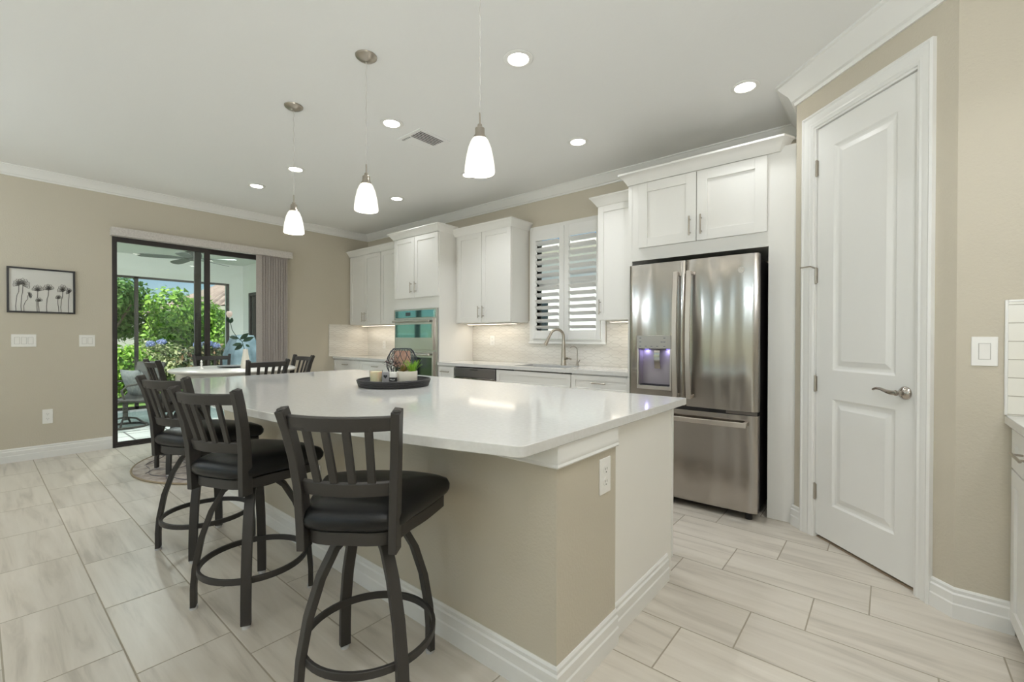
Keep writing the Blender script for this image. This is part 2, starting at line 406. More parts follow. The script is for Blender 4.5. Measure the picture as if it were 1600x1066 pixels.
# floor, ceiling, walls
struct('floor', MB().box(XL-.15, XR+.15, YN-.15, YB+.15, -.12, 0), FLOOR, smooth=0)
struct('ceiling', MB().box(XL-.15, XR+.15, YN-.15, YB+.15, ZC, ZC+.15), CEIL_M, smooth=0)
SY0, SY1, SZ1 = .985, 2.87, 2.40            # slider opening
wl = MB(); wl.box(XL-.15, XL, YN, SY0, 0, ZC); wl.box(XL-.15, XL, SY1, YB+.15, 0, ZC); wl.box(XL-.15, XL, SY0, SY1, SZ1, ZC)
struct('wall_left', wl, WALL, smooth=0)
WX0, WX1, WZ0, WZ1 = -3.16, -2.27, 1.215, 2.47
wb = MB(); wb.box(XL, WX0, YB, YB+.15, 0, ZC); wb.box(WX1, XR, YB, YB+.15, 0, ZC); wb.box(WX0, WX1, YB, YB+.15, 0, WZ0); wb.box(WX0, WX1, YB, YB+.15, WZ1, ZC)
struct('wall_back', wb, WALL, smooth=0)
# pantry walls: side return, diagonal with door opening, short wall
d0, d1, dz1 = .075, .740, 2.545
def dpt(s_, out=0): p = DA + DH*s_ + DN*out; return (p.x, p.y)
pw = MB()
T_ = .11
pw.prism([dpt(-.078), dpt(d0), dpt(d0, -T_), dpt(-.078-.0, -T_)], 0, ZC)
pw.prism([dpt(d1), dpt(.906), dpt(.906, -T_), dpt(d1, -T_)], 0, ZC)
pw.prism([dpt(d0), dpt(d1), dpt(d1, -T_), dpt(d0, -T_)], dz1, ZC)
pw.box(DL.x, DL.x+.1, DL.y, YB, 0, ZC)
struct('wall_pantry', pw, WALL, smooth=0)
struct('wall_right', MB().box(DR.x, XR+.15, YR, YR+.12, 0, ZC).box(XR, XR+.15, YN, YR, 0, ZC), WALL, smooth=0)
struct('wall_closet', MB().box(DR.x+.3, XR+.15, YR+.12, YR+.2, 0, ZC), WALL, smooth=0)
# wall behind the camera; its two wide windows are added to let daylight in
RW = [(-6.2, -3.4), (-2.6, .2)]
wr = MB(); xs = [XL, -6.2, -3.4, -2.6, .2, XR]
for i in (0, 2, 4): wr.box(xs[i], xs[i+1], YN-.15, YN, 0, ZC)
for a, b in RW: wr.box(a, b, YN-.15, YN, 2.45, ZC)
struct('wall_rear', wr, WALL, smooth=0)
for i, (a, b) in enumerate(RW):
    t = thing(f'window_{i+2}', 'wide white framed glass door added behind the camera to let daylight in', None, ((a+b)/2, YN, 0), kind='structure')
    m_ = MB(); m_.box(a, a+.06, YN-.1, YN+.02, 0, 2.45); m_.box(b-.06, b, YN-.1, YN+.02, 0, 2.45); m_.box(a, b, YN-.1, YN+.02, 0, .06); m_.box(a, b, YN-.1, YN+.02, 2.39, 2.45)
    m_.box((a+b)/2-.03, (a+b)/2+.03, YN-.1, YN+.02, .06, 2.39)
    build('window_frame', m_, TRIM, t)
    build('window_pane', MB().box(a+.05, b-.05, YN-.06, YN-.055, .05, 2.4), GLASS, t)

# crown mouldings and baseboards
def crown(zb, out=.10):
    h = ZC - zb
    return [(0, zb), (.012, zb), (.016, zb+h*.14), (.03, zb+h*.2), (.045, zb+h*.42), (out*.72, zb+h*.68), (out*.86, zb+h*.8), (out*.9, zb+h*.86), (out, zb+h*.9), (out, ZC+.004), (0, ZC+.004)]
struct('trim_1', MB().sweep(crown(2.812), [(XR, YN), (XL, YN), (XL, YB), (DL.x, YB)], left=False), TRIM, smooth=30, label='white crown moulding along the left and back walls')
struct('trim_2', MB().sweep(crown(2.762, .115), [(DL.x+.001, YB-.02), tuple(DL), tuple(DR), (DR.x+.9, YR)], left=False), TRIM, smooth=30, label='white crown moulding above the pantry door')
BASE = [(0, 0), (.016, 0), (.016, .062), (.0125, .068), (.0135, .105), (.008, .112), (.009, .126), (.004, .134), (0, .134)]
struct('baseboard_left', MB().sweep(BASE, [(XL, YN+.02), (XL, SY0-.006)], left=False), TRIM, smooth=30)
def bb(name, path, left=False): struct(name, MB().sweep(BASE, path, left=left), TRIM, smooth=30)
bb('baseboard_pantry', [dpt(-.094), dpt(-.004)])
bb('baseboard_right', [dpt(.812), tuple(DR), (.412, YR)])
bb('baseboard_rear', [(-2.61, YN), (-3.39, YN)], )
struct('floor_bounce_patio', MB().box(-12, 8, YN-9, YN-.15, -.12, -.02), mat('pale_bounce_deck', (206, 202, 194), .85), smooth=0)  # unseen pale deck added to bounce sunlight up onto the ceiling

# ------------------------------------------------------------------ sliding door, valance, blinds
t = thing('door_1', 'wide sliding glass door with dark bronze frame', None, (XL, SY0, 0), kind='structure')
m_ = MB(); m_.box(XL-.14, XL+.004, SY0-.002, SY0+.02, 0, SZ1); m_.box(XL-.14, XL+.004, SY1-.04, SY1, 0, SZ1); m_.box(XL-.14, XL+.004, SY0, SY1, SZ1-.04, SZ1); m_.box(XL-.14, XL+.01, SY0, SY1, 0, .022)
build('door_frame', m_, BRONZE, t)
def panel(x, y0, y1, st, label):
    m_ = MB(); m_.box(x-.018, x+.018, y0, y0+(st if y0 > 1.5 else .03), .02, SZ1-.04); m_.box(x-.018, x+.018, y1-st, y1, .02, SZ1-.04); m_.box(x-.018, x+.018, y0+.03, y1-st, .02, .055); m_.box(x-.018, x+.018, y0+.03, y1-st, SZ1-.1, SZ1-.04)
    p = build('door_panel', m_, BRONZE, t)
    build('glass_pane', MB().box(x-.003, x+.003, y0+.02, y1-st+.01, .05, SZ1-.09), GLASS, p)
    return p
p1 = panel(XL-.025, SY0+.012, 1.925, .058, None)
p2 = panel(XL-.085, 1.775, SY1-.01, .07, None)
build('door_handle', MB().box(XL-.006, XL+.018, 1.885, 1.905, .95, 1.15), BRONZE, p1)
v = build('blind_valance', MB().box(XL+.002, XL+.10, .965, 2.912, 2.352, 2.442), VAL_M, bevel=.003)
tag(v, 'long pale woven valance box above the sliding glass door', 'valance')
t = thing('vertical_blind', 'stack of taupe vertical blind vanes drawn to the right of the sliding door', 'blinds', (XL+.05, 2.66, 0))
for i in range(11):
    y = 2.485 + i*.0335; m_ = MB(); a = R(62 + random.uniform(-4, 4)); dx, dy = math.cos(a)*.04, math.sin(a)*.022
    m_.strap([(XL+.05, y, .03), (XL+.05, y, 2.35)], .078, .002, (dx, dy*1.2, 0))
    build('vane', m_, FABRIC, t, smooth=0)
# ------------------------------------------------------------------ kitchen window and shutters
t = thing('window_1', 'kitchen window above the sink', None, (-2.715, YB, WZ0), kind='structure')
m_ = MB(); x0, x1, z0, z1 = -3.205, -2.225, 1.175, 2.512; fw = .045
for a in ((x0, x0+fw, z0, z1), (x1-fw, x1, z0, z1), (x0+fw, x1-fw, z1-fw, z1), (x0+fw, x1-fw, z0, z0+fw)): m_.box(a[0], a[1], YB-.028, YB+.15, a[2], a[3])
m_.box(x0-.01, x1+.01, YB-.036, YB, z0-.008, z0+.012)
build('window_frame', m_, TRIM, t, bevel=.004)
m_ = MB(); m_.box(WX0, WX1, YB+.1, YB+.13, 1.83, 1.87)
build('window_sash', m_, TRIM, t); build('window_pane', MB().box(WX0, WX1, YB+.115, YB+.119, WZ0, WZ1), GLASS, t)
def shutter(x0, x1, ox0, ox1, lab):
    t = thing('plantation_shutter', lab, 'shutter', ((x0+x1)/2, YB-.03, 1.222), group='shutter panels over the sink')
    ya, yb = YB-.045, YB-.018; m_ = MB()
    m_.box(x0, ox0, ya, yb, 1.222, 2.465); m_.box(ox1, x1, ya, yb, 1.222, 2.465); m_.box(ox0, ox1, ya, yb, 1.222, 1.318); m_.box(ox0, ox1, ya, yb, 2.345, 2.465)
    build('shutter_frame', m_, SHUT, t, bevel=.003)
    m_ = MB(); n = 14; dz = (2.345-1.318)/n; a = R(24); c_, s_ = math.cos(a), math.sin(a)
    for i in range(n):
        z = 1.318+dz*(i+.5); ring = []
        for xx in (ox0+.002, ox1-.002):
            ring.append([(xx, YB-.032+u*c_ - w_*s_, z - u*s_ - w_*c_) for u, w_ in ((-.044, 0), (-.03, .0045), (0, .006), (.03, .0045), (.044, 0), (.03, -.0045), (0, -.006), (-.03, -.0045))])
        m_.rings(ring)
    build('louvers', m_, SHUT, t)
    return t
shutter(-3.155, -2.722, -3.105, -2.785, 'white louvered shutter panel, the left one over the sink')
shutter(-2.718, -2.275, -2.655, -2.325, 'white louvered shutter panel, the right one over the sink beside the narrow cabinet')

# ------------------------------------------------------------------ cabinet parts
def shaker(mb, x0, x1, z0, z1, y, st=.06, th=.02, rec=.009):         # front at y, facing -y
    mb.box(x0, x0+st, y, y+th, z0, z1); mb.box(x1-st, x1, y, y+th, z0, z1)
    mb.box(x0+st, x1-st, y, y+th, z1-st, z1); mb.box(x0+st, x1-st, y, y+th, z0, z0+st)
    mb.box(x0+st, x1-st, y+rec, y+th, z0+st, z1-st)
def bar(mb, p0, p1, out, r=.0055):
    p0, p1, out = Vector(p0), Vector(p1), Vector(out); d = (p1-p0).normalized(); L_ = (p1-p0).length
    mb.cyl(p0+out, p1+out, r, n=12)
    for k in (.16, .84): q = p0+d*L_*k; mb.cyl(q, q+out, r*.8, n=10)
def door(parent, x0, x1, z0, z1, y, hx=None, hz=None, st=.06, world=True, name='door', hor=None):
    m_ = MB(); shaker(m_, x0, x1, z0, z1, y, st); d = build(name, m_, CAB, parent, bevel=.0015, world=world, smooth=0)
    if hx is not None:
        m_ = MB(); bar(m_, (hx, y, hz[0]), (hx, y, hz[1]), (0, -.03, 0)); build('handle', m_, NICKEL, d, world=world, label='brushed nickel bar handle')
    if hor:
        m_ = MB(); bar(m_, (hor[0], y, hor[2]), (hor[1], y, hor[2]), (0, -.03, 0)); build('handle', m_, NICKEL, d, world=world, label='brushed nickel bar handle')
    return d
CC = lambda z, h=.085, o=.06: [(0, z), (.006, z), (.012, z+h*.15), (.03, z+h*.45), (o*.85, z+h*.8), (o, z+h*.85), (o, z+h), (0, z+h)]

YU = 3.87                                    # upper boxes' front
t = thing('upper_cabinet', 'white shaker two-door upper cabinet in the far left corner', 'cabinet', (-6.2, YU, 1.43))
build('cabinet_box', MB().box(XL+.001, -5.742, YU, YB-.002, 1.43, 2.53), CAB, t, smooth=0)
door(t, -6.585, -6.172, 1.435, 2.50, YU-.02, -6.205, (1.475, 1.62)); door(t, -6.168, -5.755, 1.435, 2.50, YU-.02, -6.135, (1.475, 1.62))
build('crown', MB().sweep(CC(2.505), [(XL+.003, YU-.02), (-5.742, YU-.02)], left=False), CAB, t)
t = thing('upper_cabinet', 'white shaker single-door upper cabinet tucked against the oven tower', 'cabinet', (-5.4, YU, 1.43))
build('cabinet_box', MB().box(-5.740, -5.052, YU, YB-.002, 1.43, 2.53), CAB, t, smooth=0)
door(t, -5.735, -5.33, 1.435, 2.50, YU-.02, -5.365, (1.475, 1.62)); door(t, -5.326, -5.06, 1.435, 2.50, YU-.02)
build('crown', MB().sweep(CC(2.505), [(-5.740, YU-.02), (-5.10, YU-.02)], left=False), CAB, t)
# oven tower
OX0, OX1, OY = -5.045, -4.150, 3.60
t = thing('oven_tower_cabinet', 'tall white cabinet tower holding the wall ovens', 'cabinet', (-4.6, OY, 0))
m_ = MB(); m_.box(OX0, OX0+.03, OY, YB-.002, 0, 2.53); m_.box(OX1-.02, OX1, OY-.001, YB-.002, 0, 2.53); m_.box(OX0+.03, OX1-.02, OY, YB-.002, 1.60, 2.53); m_.box(OX0+.03, OX1-.02, OY, YB-.002, 0, .33); m_.box(OX0+.03, OX1-.02, YB-.02, YB, .33, 1.6)
m_.box(OX0+.03, OX0+.05, OY, OY+.05, .33, 1.6)
build('cabinet_box', m_, CAB, t, smooth=0)
door(t, -5.03, -4.615, 1.742, 2.515, OY-.02, -4.662, (1.80, 1.94)); door(t, -4.607, -4.16, 1.742, 2.515, OY-.02, -4.573, (1.80, 1.94))
door(t, -5.03, -4.16, .12, .32, OY-.02, name='drawer', hor=(-4.7, -4.5, .22))
build('crown', MB().sweep(CC(2.52), [(OX0, YB-.25), (OX0, OY-.02), (OX1, OY-.02), (OX1, YU-.02)], left=False), CAB, t)
# wall oven
t = thing('double_oven', 'stainless double wall oven with glass doors, teal reflections painted in', 'oven', (-4.6, OY-.03, .34))
oy = OY-.028
m_ = MB(); m_.box(-5.012, -4.172, oy+.004, OY+.0, .335, 1.598); m_.box(-4.96, -4.2, OY+.001, OY+.5, .36, 1.57); build('oven_body', m_, STEEL_P, t, smooth=0)
build('control_panel', MB().box(-4.98, -4.215, oy-.012, oy+.004, 1.488, 1.578), OVEN_GLASS, t, bevel=.002)
m_ = MB(); m_.box(-4.76, -4.66, oy-.0135, oy-.012, 1.51, 1.555); build('display', m_, OVEN_DARK, t)
for z0, z1 in ((1.085, 1.475), (.40, 1.065)):
    m_ = MB(); m_.m(0).box(-4.98, -4.215, oy-.022, oy+.004, z0, z1)
    d = build('oven_door', m_, STEEL_P, t, bevel=.003)
    build('door_glass', MB().box(-4.955, -4.24, oy-.025, oy-.0215, z0+(.15 if z1 > 1.2 else .1), z1-.075), OVEN_GLASS if z1 > 1.2 else OVEN_DARK, d)
    m_ = MB(); bar(m_, (-4.96, oy-.022, z1-.035), (-4.235, oy-.022, z1-.035), (0, -.045, 0), r=.013); build('handle', m_, STEEL_P, d)
# right uppers
t = thing('upper_cabinet', 'white shaker two-door upper cabinet between the oven tower and the window', 'cabinet', (-3.7, YU, 1.41))
build('cabinet_box', MB().box(-4.148, -3.238, YU, YB-.002, 1.412, 2.50), CAB, t, smooth=0)
door(t, -4.10, -3.694, 1.418, 2.485, YU-.02, -3.728, (1.47, 1.61)); door(t, -3.688, -3.242, 1.418, 2.485, YU-.02, -3.655, (1.47, 1.61))
build('crown', MB().sweep(CC(2.485), [(-4.148, YU-.02), (-3.238, YU-.02), (-3.238, YB-.002)], left=False), CAB, t)
t = thing('upper_cabinet', 'narrow white single-door upper cabinet right of the sink window', 'cabinet', (-1.98, YU, 1.41))
build('cabinet_box', MB().box(-2.15, -1.662, YU, YB-.002, 1.405, 2.51), CAB, t, smooth=0)
door(t, -2.145, -1.67, 1.408, 2.495, YU-.02, -2.115, (1.46, 1.60))
build('crown', MB().sweep(CC(2.495), [(-2.15, YB-.002), (-2.15, YU-.02), (-1.70, YU-.02)], left=False), CAB, t)
# fridge tower
FY = 3.50
t = thing('fridge_surround_cabinet', 'tall white cabinet surround with two doors above the refrigerator', 'cabinet', (-1.08, FY, 0))
m_ = MB(); m_.box(-1.66, -1.64, FY, YB-.002, 0, 2.53); m_.box(-.632, -.4715, FY, YB-.002, 0, 2.53); m_.box(-1.64, -.632, FY, YB-.002, 1.868, 2.53)
m_.box(-1.664, -1.63, FY-.001, FY+.02, 0, 2.53)
build('cabinet_box', m_, CAB, t, smooth=0)
door(t, -1.568, -1.112, 1.968, 2.488, FY-.02, -1.153, (2.01, 2.155), st=.075); door(t, -1.106, -.640, 1.968, 2.488, FY-.02, -1.071, (2.01, 2.155), st=.075)
build('crown', MB().sweep(CC(2.495, .09, .065), [(-1.66, YB-.002), (-1.66, FY-.01), (-.572, FY-.01), (-.545, FY+.05)], left=False), CAB, t)

# base cabinets
YC = 3.60
def base_cab(x0, x1, lab, n=1, door_=True, drawer=True, split=None):
    t = thing('base_cabinet', lab, 'cabinet', ((x0+x1)/2, YC, 0))
    m_ = MB(); m_.box(x0, x1, YC, YB-.002, .10, .905 if drawer != 'false' else .70); m_.box(x0, x1, YC+.06, YB-.002, 0, .10); build('cabinet_box', m_, CAB, t, smooth=0)
    if drawer == 'three':
        for z0, z1 in ((.735, .893), (.44, .728), (.115, .433)): door(t, x0+.006, x1-.006, z0, z1, YC-.02, st=.045, name='drawer', hor=((x0+x1)/2-.075, (x0+x1)/2+.075, (z0+z1)/2+.02))
        return t
    w_ = (x1-x0)/n
    for i in range(n):
        a, b = x0+w_*i+.004, x0+w_*(i+1)-.004
        door(t, a, b, .735, .893, YC-.02, st=.045, name='drawer', hor=((a+b)/2-.07, (a+b)/2+.07, .83) if drawer is True else None)
        door(t, a, b, .115, .728, YC-.02, (b-.035 if i % 2 == 0 else a+.035), (.55, .69))
    return t
base_cab(XL+.001, -5.866, 'white base cabinet with drawer in the far left corner under the counter')
base_cab(-5.864, -5.047, 'white base cabinet with drawer beside the oven tower, left side')
base_cab(-4.148, -3.872, 'narrow white drawer base cabinet between oven tower and dishwasher', drawer='three')
t = base_cab(-3.215, -2.276, 'white sink base cabinet with false drawer front', n=1, drawer='false')
base_cab(-2.274, -1.668, 'white base cabinet with drawer between sink and refrigerator')
# dishwasher
t = thing('dishwasher', 'stainless dishwasher with dark control strip under the back counter', 'dishwasher', (-3.54, YC, 0))
build('tub', MB().box(-3.865, -3.22, YC, YB-.02, .02, .895), DARK, t, smooth=0)
d = build('dishwasher_door', MB().box(-3.862, -3.223, YC-.028, YC-.001, .10, .785), STEEL, t, bevel=.003)
m_ = MB(); bar(m_, (-3.80, YC-.028, .74), (-3.285, YC-.028, .74), (0, -.04, 0), r=.011); build('handle', m_, STEEL_P, d)
cp = build('control_panel', MB().box(-3.862, -3.223, YC-.028, YC-.001, .79, .893), mat('dishwasher_panel', (170, 166, 168), .25, metal=1), t, bevel=.003)
build('logo_strip', MB().box(-3.6, -3.48, YC-.0295, YC-.028, .872, .88), DARK, cp)

# counters + backsplash
def counter(name, x0, x1, lab, hole=None):
    z0, z1, y0, y1 = .907, .942, 3.565, YB-.001; m_ = MB()
    if hole:
        a, b, c_, d_ = hole
        m_.box(x0, a, y0, y1, z0, z1); m_.box(b, x1, y0, y1, z0, z1); m_.box(a, b, y0, c_, z0, z1); m_.box(a, b, d_, y1, z0, z1)
    else: m_.box(x0, x1, y0, y1, z0, z1)
    o = build(name, m_, QUARTZ, smooth=0, bevel=0 if hole else .003); tag(o, lab, 'countertop'); return o
counter('countertop', XL+.001, -5.047, 'short white quartz counter in the far left corner')
counter('countertop', -4.148, -1.668, 'long white quartz counter with the sink along the back wall', (-3.05, -2.40, 3.66, 4.02))
o = build('sink_basin', MB().box(-3.04, -3.035, 3.67, 4.01, .72, .906).box(-2.415, -2.41, 3.67, 4.01, .72, .906).box(-3.035, -2.415, 3.67, 3.675, .72, .906).box(-3.035, -2.415, 4.005, 4.01, .72, .906).box(-3.04, -2.41, 3.67, 4.01, .715, .72), STEEL_P, smooth=0)
tag(o, 'stainless undermount sink basin below the shuttered window', 'sink')
o = build('backsplash', MB().box(XL+.001, -5.047, YB-.012, YB-.0005, .943, 1.43).box(XL+.0005, XL+.012, 3.50, YB-.012, .943, 1.438), SPLASH, smooth=0)
tag(o, 'white picket mosaic backsplash wrapping the far left corner', 'backsplash')
m_ = MB(); m_.box(-4.148, -3.216, YB-.012, YB-.0005, .943, 1.43); m_.box(-3.216, -2.214, YB-.012, YB-.0005, .943, 1.166); m_.box(-2.214, -1.662, YB-.012, YB-.0005, .943, 1.403)
o = build('backsplash', m_, SPLASH, smooth=0); tag(o, 'white picket mosaic backsplash behind the sink', 'backsplash')
# under-cabinet lights
for x0, x1, z, lab in ((-6.5, -5.12, 1.428, 'thin light strip under the far left upper cabinets'), (-4.08, -3.3, 1.41, 'thin light strip under the upper cabinet left of the window'), (-2.1, -1.72, 1.403, 'thin light strip under the narrow cabinet beside the refrigerator')):
    t = thing('under_cabinet_light', lab, 'light', ((x0+x1)/2, 4.02, z), group='under-cabinet light strips')
    build('strip_housing', MB().box(x0, x1, 3.99, 4.05, z-.012, z-.001), TRIM, t); build('strip_lens', MB().box(x0+.01, x1-.01, 4.0, 4.04, z-.014, z-.012), STRIPE, t)
    area('strip_bulb', (0, 0, -.02), x1-x0-.04, STRIP_W*(x1-x0)/.8, WARM, t, 'RECTANGLE', .03)
# faucets
t = thing('kitchen_faucet', 'tall brushed nickel gooseneck faucet with pull-down sprayer', 'faucet', (-2.665, 4.05, .942))
m_ = MB(); m_.lathe([(.030, 0), (.030, .006), (.028, .012), (.025, .10), (.018, .22), (.0165, .27)], n=20)
pts = [(0, 0, .26)] + [(-.068+.068*math.cos(a), -.03+.03*math.cos(a)-.0, .30+.075*math.sin(a)) for a in [R(x) for x in range(0, 171, 15)]]
pts = [(0, 0, .25)] + [( -.05*(1-math.cos(a)), -.055*(1-math.cos(a)), .305+.078*math.sin(a)) for a in [R(x) for x in range(0, 161, 16)]]
m_.tube(pts, .0148, n=12)
fb = build('faucet_body', m_, NICKEL, t, world=False)
e = Vector(pts[-1]); dirv = (Vector(pts[-1])-Vector(pts[-2])).normalized()
build('spray_head', MB().cyl(e, e+dirv*.05, .0135, .016, n=14).cyl(e+dirv*.05, e+dirv*.13, .016, .021, n=14), NICKEL, t, world=False)
build('lever', MB().cyl((.015, 0, .075), (.055, -.01, .075), .014, n=14).tube([(.05, -.01, .075), (.075, -.02, .078), (.115, -.035, .07)], .008), NICKEL, t, world=False)
t = thing('filter_faucet', 'small thin nickel drinking water faucet right of the tall one', 'faucet', (-2.50, 4.06, .942))
pts = [(0, 0, 0), (0, 0, .16)] + [(-.03*(1-math.cos(a)), -.03*(1-math.cos(a)), .16+.045*math.sin(a)) for a in [R(x) for x in range(15, 150, 18)]]
build('faucet_body', MB().lathe([(.017, 0), (.017, .01), (.011, .03), (.009, .045)], n=16).tube(pts, .0048, n=10), NICKEL, t, world=False)
build('lever', MB().tube([(.0, 0, .03), (.03, -.01, .05), (.04, -.012, .062)], .005, n=8), NICKEL, t, world=False)

# ------------------------------------------------------------------ refrigerator
FX0, FX1, FRY = -1.580, -.662, 3.335
t = thing('refrigerator', 'stainless french-door refrigerator with ice and water dispenser', 'refrigerator', (-1.12, 3.7, 0))
m_ = MB(); m_.box(FX0+.012, FX1-.012, FRY+.085, YB-.05, .05, 1.785); build('fridge_body', m_, FR_SIDE, t, bevel=.004)
for x in (FX0+.06, FX1-.06): build('foot', MB().cyl((x, FRY+.06, 0), (x, FRY+.06, .055), .022, n=14), DARK, t)
for x in (FX0+.02, FX1-.12): build('hinge_cover', MB().box(x, x+.10, FRY+.08, FRY+.14, 1.786, 1.806), DARK, t, bevel=.003)
XS = -1.141
def bowed(x0, x1, z0, z1, hole=None, ed=.012):            # door skin that bulges toward the room
    m_ = MB(); nx = 24; xs = [x0+(x1-x0)*i/nx for i in range(nx+1)]
    if hole: xs = sorted(set([x for x in xs if not (abs(x-hole[0]) < .008 or abs(x-hole[1]) < .008)]+[hole[0], hole[1]]))
    zs = [z0, z0+.02, z1-.02, z1]
    nz = 30; zs = [z0+(z1-z0)*i/nz for i in range(nz+1)]
    if hole: zs = sorted(set([z for z in zs if not (abs(z-hole[2]) < .008 or abs(z-hole[3]) < .008)]+[hole[2], hole[3]]))
    def yy(x):
        u = (x-x0)/(x1-x0); e_ = min(x-x0, x1-x)
        y = FRY + .010*(2*u-1)**2
        if e_ < ed: y += .010*(1-e_/ed)**2
        return y
    vs = [(x, yy(x), z) for z in zs for x in xs]; n = len(xs); fs = []
    for k in range(len(zs)-1):
        for i in range(n-1):
            if hole and hole[0]-1e-6 <= xs[i] and xs[i+1] <= hole[1]+1e-6 and hole[2]-1e-6 <= zs[k] and zs[k+1] <= hole[3]+1e-6: continue
            fs.append((k*n+i, k*n+i+1, (k+1)*n+i+1, (k+1)*n+i))
    m_.add(vs, fs)
    yb = FRY+.075                                           # sides and back
    for k0 in (z0, z1):
        m_.add([(x, yy(x), k0) for x in xs]+[(x, yb, k0) for x in xs], [(i, i+1, n+i+1, n+i) for i in range(n-1)])
    for x in (x0, x1): m_.add([(x, yy(x), z0), (x, yy(x), z1), (x, yb, z1), (x, yb, z0)], [(0, 1, 2, 3)])
    if not hole: m_.add([(x0, yb, z0), (x1, yb, z0), (x1, yb, z1), (x0, yb, z1)], [(0, 1, 2, 3)])
    return m_
def fhandle(parent, x, z0, z1):
    m_ = MB(); pts = []
    for i in range(15):
        u = i/14; z = z0+(z1-z0)*u; pts.append((x, FRY-.045-.028*math.sin(math.pi*u), z))
    m_.strap(pts, .034, .016, (1, 0, 0))
    for z in (z0+.012, z1-.012): m_.box(x-.013, x+.013, FRY-.047, FRY+.01, z-.012, z+.012)
    build('handle', m_, HANDLE_M, parent, bevel=.002)
H_ = (-1.508, -1.238, .842, 1.255)
dl = build('door', bowed(FX0, XS-.003, .738, 1.806, H_), STEEL, t, smooth=40); fhandle(dl, -1.193, .80, 1.72)
dr = build('door', bowed(XS+.003, FX1, .738, 1.806), STEEL, t, smooth=40); fhandle(dr, -1.098, .80, 1.72)
dw_ = build('freezer_drawer', bowed(FX0, FX1, .055, .712), STEEL, t, smooth=40)
m_ = MB(); m_.strap([(-1.52+(.80)*i/14, FRY-.045-.02*math.sin(math.pi*i/14), .652) for i in range(15)], .034, .016, (0, 0, 1))
for x in (-1.505, -.735): m_.box(x-.012, x+.012, FRY-.047, FRY+.01, .639, .665)
build('handle', m_, HANDLE_M, dw_, bevel=.002)
build('gap_seal', MB().box(FX0+.01, FX1-.01, FRY+.02, FRY+.08, .712, .738), DARK, t, smooth=0)
build('drawer_vent', MB().box(-.86, FX1-.004, FRY+.012, FRY+.02, .716, .734), mat('vent_steel', (120, 114, 108), .4, metal=1), t, smooth=0)
# dispenser
TM = mat('touch_marks', (96, 98, 110), .5)
dp = build('dispenser', MB().box(H_[0], H_[0]+.012, FRY-.002, FRY+.07, H_[2], H_[3]).box(H_[1]-.012, H_[1], FRY-.002, FRY+.07, H_[2], H_[3]).box(H_[0], H_[1], FRY-.004, FRY+.07, H_[2], H_[2]+.028), HANDLE_M, dl, bevel=.001)
e_ = bpy.data.objects
build('control_panel', MB().box(H_[0]+.0, H_[1], FRY-.006, FRY+.03, 1.155, H_[3]), mat('dispenser_panel', (168, 162, 156), .3, metal=.8), dp, bevel=.002)
for x, z in ((-1.48, 1.235), (-1.48, 1.205), (-1.48, 1.172), (-1.435, 1.172), (-1.39, 1.172), (-1.345, 1.172), (-1.29, 1.172), (-1.29, 1.205), (-1.29, 1.235), (-1.31, 1.205)): build('touch_mark', MB().box(x-.008, x+.008, FRY-.0068, FRY-.006, z-.0025, z+.0025), TM, dp)
CAV = mat('dispenser_cavity', (160, 152, 156), .35, metal=.2)
m_ = MB(); a, b = H_[0]+.012, H_[1]-.012; m_.box(a, b, FRY+.078, FRY+.082, .865, 1.16); m_.box(a, a+.003, FRY+.01, FRY+.08, .865, 1.16); m_.box(b-.003, b, FRY+.01, FRY+.08, .865, 1.16); m_.box(a, b, FRY+.01, FRY+.08, .865, .872); m_.box(a, b, FRY+.02, FRY+.08, 1.15, 1.16)
build('cavity', m_, CAV, dp, smooth=0)
build('paddle', MB().strap([(-1.365, FRY+.045, 1.145), (-1.365, FRY+.035, 1.10), (-1.365, FRY+.055, 1.0)], .045, .008, (1, 0, 0)), CHROME, dp, label='shiny chrome paddle')
build('drip_tray', MB().box(a+.01, b-.01, FRY+.0, FRY+.08, .872, .878), DARK, dp)
LED = mat('dispenser_led', (150, 150, 255), .5, emit=(128, 118, 255), es=6)
for x in (-1.455, -1.285):
    build('dispenser_lamp', MB().box(x-.012, x+.012, FRY+.055, FRY+.07, 1.147, 1.15), LED, dp)
    area('dispenser_bulb', (x+1.12, FRY+.06-3.7, 1.143), .02, .09, (.5, .47, 1), root_of(dp), 'SQUARE')
m_ = MB(); m_.cyl((-.765, FRY+.004, 1.70), (-.765, FRY+.0005, 1.70), .021, n=28); bq = build('badge', m_, STEEL_P, dr)
m_ = MB(); m_.tube([(-.765+.017*math.cos(a), FRY+.0, 1.70+.017*math.sin(a)) for a in [R(x) for x in range(0, 360, 15)]], .0012, n=6, close=True)
for cx_, sgn in ((-.771, 1), (-.759, 1)): m_.tube([(cx_+.0045*math.cos(R(q))*sgn, FRY+.0, 1.70+.0075*math.sin(R(q))) for q in range(40, 330, 24)], .001, n=6)
build('monogram', m_, HANDLE_M, bq)

